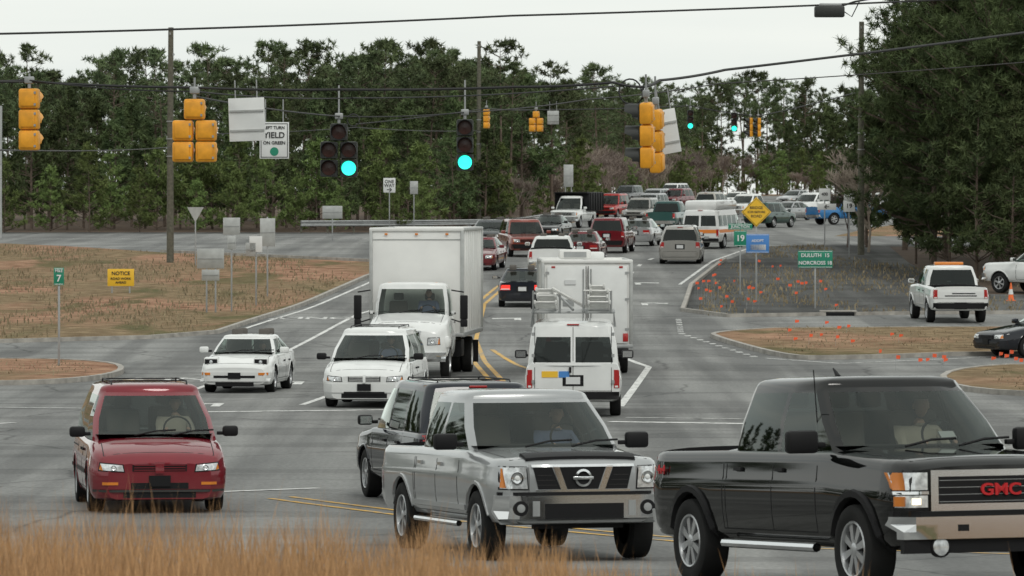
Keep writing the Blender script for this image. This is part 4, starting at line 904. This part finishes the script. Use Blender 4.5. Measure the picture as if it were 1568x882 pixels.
big=[pine_mesh('big_pine_%d'%i,16,[.10,.15,.06][i],[4.0,3.6,4.2][i],270,i+60,NM,True,26,.38,.026) for i in range(3)]
bare=[bare_mesh('bare_tree_%d'%i,8,i) for i in range(3)]
line=bpy.data.objects.new('distant_and_unseen_trees',None); COL.objects.link(line)
def inst(me,X,Y,s,parent=None,name='tree'):
    o=bpy.data.objects.new(name,me); COL.objects.link(o); o.location=(X,Y,g(Y)-.1); o.rotation_euler=(random.uniform(-.03,.03),random.uniform(-.03,.03),random.uniform(0,6.28)); o.scale=(s*random.uniform(.9,1.15),s*random.uniform(.9,1.15),s)
    if parent: o.parent=parent
    return o
U=random.uniform
def ledge(Y): return float(np.interp(Y,[322,350,400,500,600,660],[-1,2.5,6,16,26,32]))
def row(Y,x0,x1,pool,s0,s1,d0,d1,jy=3):
    X=x1-U(0,2)
    while X>x0: inst(random.choice(pool),X,Y+U(-jy,jy),U(s0,s1),line); X-=U(d0,d1)
row(328,-34,-5,yng,.45,1.1,1.6,3.6); row(335,-36,-3,yng+mid[:1],.65,1.15,1.7,3.1); row(343,-37,-1,mid,.75,1.0,1.6,2.7)
row(352,-38,-1,mid+old,.80,1.02,1.6,2.8); row(363,-40,0,old,.78,1.06,1.6,3.2); row(374,-41,1,old+mid,.85,1.14,1.7,3.3); row(386,-42,2,mid,1.05,1.24,1.5,2.3); row(396,-43,3,old,.90,1.16,2.2,4.2)
for Y in np.arange(350,640,10):
    u0=ledge(Y)-3
    row(Y,u0-5,u0,bare+bare+bare+yng,.6,1.1,1.0,2.0,4)
    row(Y+4,u0-(13 if Y<420 else 12),u0-3,mid+old+old+bare+bare,.85,1.12,1.9,3.4,4)
row(644,30,45,yng+bare,.5,.8,1.2,2,1)
for Y,pl,a,b in ((650,yng,.8,1.0),(656,yng+mid+bare,.8,1.1),(664,mid+mid+bare,1.0,1.2),(678,mid+old,1.1,1.3),(694,mid+bare,1.25,1.4),(715,mid+old,1.2,1.45)):
    row(Y,8,140,pl,a,b,2.0,3.6,4)
for k in range(120):
    Y=U(420,640); X=float(np.interp(Y,[400,500,600,660],[37,57,77,91]))+U(0,12)
    inst(random.choice(bare+bare+mid+mid+yng),X,Y,U(.75,1.1),line)
for k in range(80): inst(random.choice(mid+old),-140+k*3.5+U(-1,1),-38+U(-10,8),U(1.3,1.8),line)  # unseen trees behind the camera, added to darken reflections on the vehicles
for k in range(60):  # out-of-frame trees on both flanks, added as dark reflections for paint and glass
    inst(random.choice(mid),-66+U(-5,5),-20+k*4.2,U(1.3,1.8),line)
    if k<34: inst(random.choice(mid),58+U(-6,6),-20+k*5,U(1.3,1.7),line)
sheet([[(-200,326),(-3,326),(.5,350),(4,400),(14,500),(24,600),(30,655),(300,655),(300,1400),(-300,1400)]],.006,FM,'forest_floor')
for (X,Y,s,k) in [(18.7,232,.92,0),(20.8,224,1.0,1),(22.5,236,1.1,2),(25,228,1.05,0),(20.4,246,1.0,2),(23.5,250,1.15,1),(27,242,1.1,2),(19.7,262,.95,1),(24,266,1.1,0),(28,262,1.1,1),(21.6,230,.85,2),(24,240,1.0,1),(22.8,222,.9,0)]:
    inst(big[k],X,Y,s,None,'pine_tree')
for (X,Y,s) in [(18.6,222,.8),(20.5,214,.75),(22.6,212,.85),(24.5,216,.9),(18.4,238,.7),(18.2,268,.8),(19.4,218,.9),(21.5,218,.9),(23.6,222,1.0)]:
    inst(random.choice(mid),X,Y,s,None,'pine_tree')
for (X,Y,s) in [(17.6,258,1.0),(18.6,275,1.1),(19.5,290,1.1),(17.2,268,.8)]: inst(random.choice(bare),X,Y,s,None,'bare_tree')
sheet([[(18,206),(60,200),(60,270),(19.5,270),(18.2,240)]],.008,FM,'pine_straw_bed')
def blades(name,n,xf,yf,hf,wd,mat,bend=.25):
    X=xf(n);Y=yf(n);H=hf(X,n); V=[];Fc=[]
    az=rng.uniform(0,6.28,n); bx=np.cos(az)*bend*H*rng.uniform(.2,1,n); by=np.sin(az)*bend*H*rng.uniform(.2,1,n); pa=rng.uniform(0,6.28,n)
    for i in range(n):
        z=g(Y[i]); wx,wy=math.cos(pa[i])*wd,math.sin(pa[i])*wd; k=len(V)
        V+=[(X[i]-wx,Y[i]-wy,z-.02),(X[i]+wx,Y[i]+wy,z-.02),(X[i]+bx[i]*.3+wx*.8,Y[i]+by[i]*.3+wy*.8,z+H[i]*.55),(X[i]+bx[i]*.3-wx*.8,Y[i]+by[i]*.3-wy*.8,z+H[i]*.55),(X[i]+bx[i],Y[i]+by[i],z+H[i])]
        Fc+=[[k,k+1,k+2,k+3],[k+3,k+2,k+4]]
    me=bpy.data.meshes.new(name); me.from_pydata(V,[],Fc); me.materials.append(mat); o=bpy.data.objects.new(name,me); COL.objects.link(o)
GR=pbr('dry_broomsedge',(.45,.27,.13),.8,var=.5,scale=9)
def hf(X,n):
    env=np.interp(X,[-4,-3,-1.6,-.9,0,.5,1.2,3],[.74,.76,.72,.66,.57,.46,.33,.28]); nz=.10*np.sin(X*9)+.07*np.sin(X*23+1)
    return np.clip((env+nz*.7)*rng.uniform(.4,1.0,n)+(rng.uniform(0,1,n)>.93)*rng.uniform(.05,.22,n),.1,1)
blades('dry_grass',15000,lambda n:rng.uniform(-4.2,.75,n),lambda n:rng.uniform(26,36,n),hf,.0032,GR)
blades('dry_grass',900,lambda n:rng.uniform(.6,4,n),lambda n:rng.uniform(27,34,n),hf,.0035,GR)
VG=pbr('verge_grass',(.24,.195,.12),.9,var=.4,scale=2)
def verge(poly,n):
    P_=[];xs_=[p[0] for p in poly];ys_=[p[1] for p in poly]
    while len(P_)<n:
        x=U(min(xs_),max(xs_));y=U(min(ys_),max(ys_)); ins=False
        for i in range(len(poly)):
            a=poly[i];b=poly[i-1]
            if (a[1]>y)!=(b[1]>y) and x<(b[0]-a[0])*(y-a[1])/(b[1]-a[1])+a[0]: ins=not ins
        if ins and math.sin(x*.9+y*.21)+math.sin(x*.37-y*.13)>U(-1.2,1.0): P_.append((x,y))
    return P_
pts=[]
for poly,n in (([(-24,165),(-16,165),(-10,171),(-8.8,190),(-6.8,222),(-5.4,237),(-9.5,244),(-17.5,257),(-30,278),(-30,165)],6000),([(7,185),(15,188),(22,192),(22,215),(16.5,240),(16,274),(13.4,268),(10.3,243),(7.8,213),(6.8,191)],2600),([(7.2,167),(8.3,153),(15,157),(20,158),(20,171),(9,173)],1800),([(-18,131),(-12,132),(-11,138),(-12,146),(-18,150)],1200),([(11.5,124),(12.5,139),(16,146),(18,146),(18,124)],1200)):
    pts+=verge(poly,n)
pts=np.array(pts); NN=len(pts)
blades('verge_grass',NN,lambda n:pts[:,0],lambda n:pts[:,1],lambda X,n:rng.uniform(.06,.2,n),.03,VG,.6)
mb=MB(); BR=pbr('red_flag_vinyl',(.85,.12,.04),.6)
def flag(x,y,h,q0=.09,q1=.15):
    z=g(y); mb.tube([(x,y,z-.02),(x+.02,y,z+h)],.004,M['galv'],3,False)
    a=U(-.6,.6); q=U(q0,q1); c,s=math.cos(a)*q,math.sin(a)*q
    mb.add([(x+.02,y,z+h),(x+.02+c,y+s,z+h-.01),(x+.02+c*.9,y+s*.9,z+h-.08+U(-.03,.02)),(x+.02,y,z+h-.10)],[[0,1,2,3]],BR)
for k in range(26):
    x=U(7.3,12.5); flag(x,U(190,235) if x>9 else U(190,208),U(.15,.8))
for k in range(12): flag(U(8.5,12),U(158,171),U(.15,.5))
for k in range(14): flag(U(9.8,14.4),U(141,148.5),U(.15,.35)+.1)
for k in range(10): flag(U(6.9,8.0),U(190,203),U(.2,1.1))
mb.obj('survey_flags',smooth=False)
# ---------------------------------------------------------------- light, sky, camera
w=bpy.data.worlds.new('World'); scene.world=w; w.use_nodes=True; t=w.node_tree; bg=t.nodes['Background']
sky=t.nodes.new('ShaderNodeTexSky'); sky.sky_type='NISHITA'; sky.sun_disc=False; sky.sun_elevation=R(48); sky.sun_rotation=R(160)
tc=t.nodes.new('ShaderNodeTexCoord'); mp=t.nodes.new('ShaderNodeMapping'); mp.inputs['Scale'].default_value=(1.2,1.2,14); t.links.new(tc.outputs['Generated'],mp.inputs[0])
n=t.nodes.new('ShaderNodeTexNoise'); n.inputs['Scale'].default_value=2.2; n.inputs['Detail'].default_value=5; t.links.new(mp.outputs[0],n.inputs['Vector'])
r=t.nodes.new('ShaderNodeValToRGB'); r.color_ramp.elements[0].position=.35; r.color_ramp.elements[0].color=(.82,.87,.84,1); r.color_ramp.elements[1].position=.65; r.color_ramp.elements[1].color=(.98,1.0,.94,1)
t.links.new(n.outputs['Fac'],r.inputs['Fac'])
ml=t.nodes.new('ShaderNodeVectorMath'); ml.operation='SCALE'; ml.inputs['Scale'].default_value=8.0; t.links.new(r.outputs[0],ml.inputs[0])
mx=t.nodes.new('ShaderNodeMixRGB'); mx.inputs[0].default_value=.95; t.links.new(sky.outputs[0],mx.inputs[1]); t.links.new(ml.outputs[0],mx.inputs[2])
t.links.new(mx.outputs[0],bg.inputs[0]); bg.inputs[1].default_value=.122
L=bpy.data.lights.new('sun','SUN'); L.energy=1.0; L.angle=R(18); L.color=(1,.97,.91); so=bpy.data.objects.new('sun',L); COL.objects.link(so)
so.rotation_euler=(R(42),0,R(20))
cam=bpy.data.cameras.new('camera'); co=bpy.data.objects.new('camera',cam); COL.objects.link(co); co.location=(0,0,EYE); co.rotation_euler=(R(90),0,0)
cam.sensor_width=36; cam.lens=36*F/1568; cam.shift_y=-111/1568; cam.clip_end=6000; cam.clip_start=.5
cam.dof.use_dof=True; cam.dof.focus_distance=88; cam.dof.aperture_fstop=10
scene.camera=co
scene.view_settings.view_transform='Standard'; scene.view_settings.look='None'; scene.view_settings.exposure=0
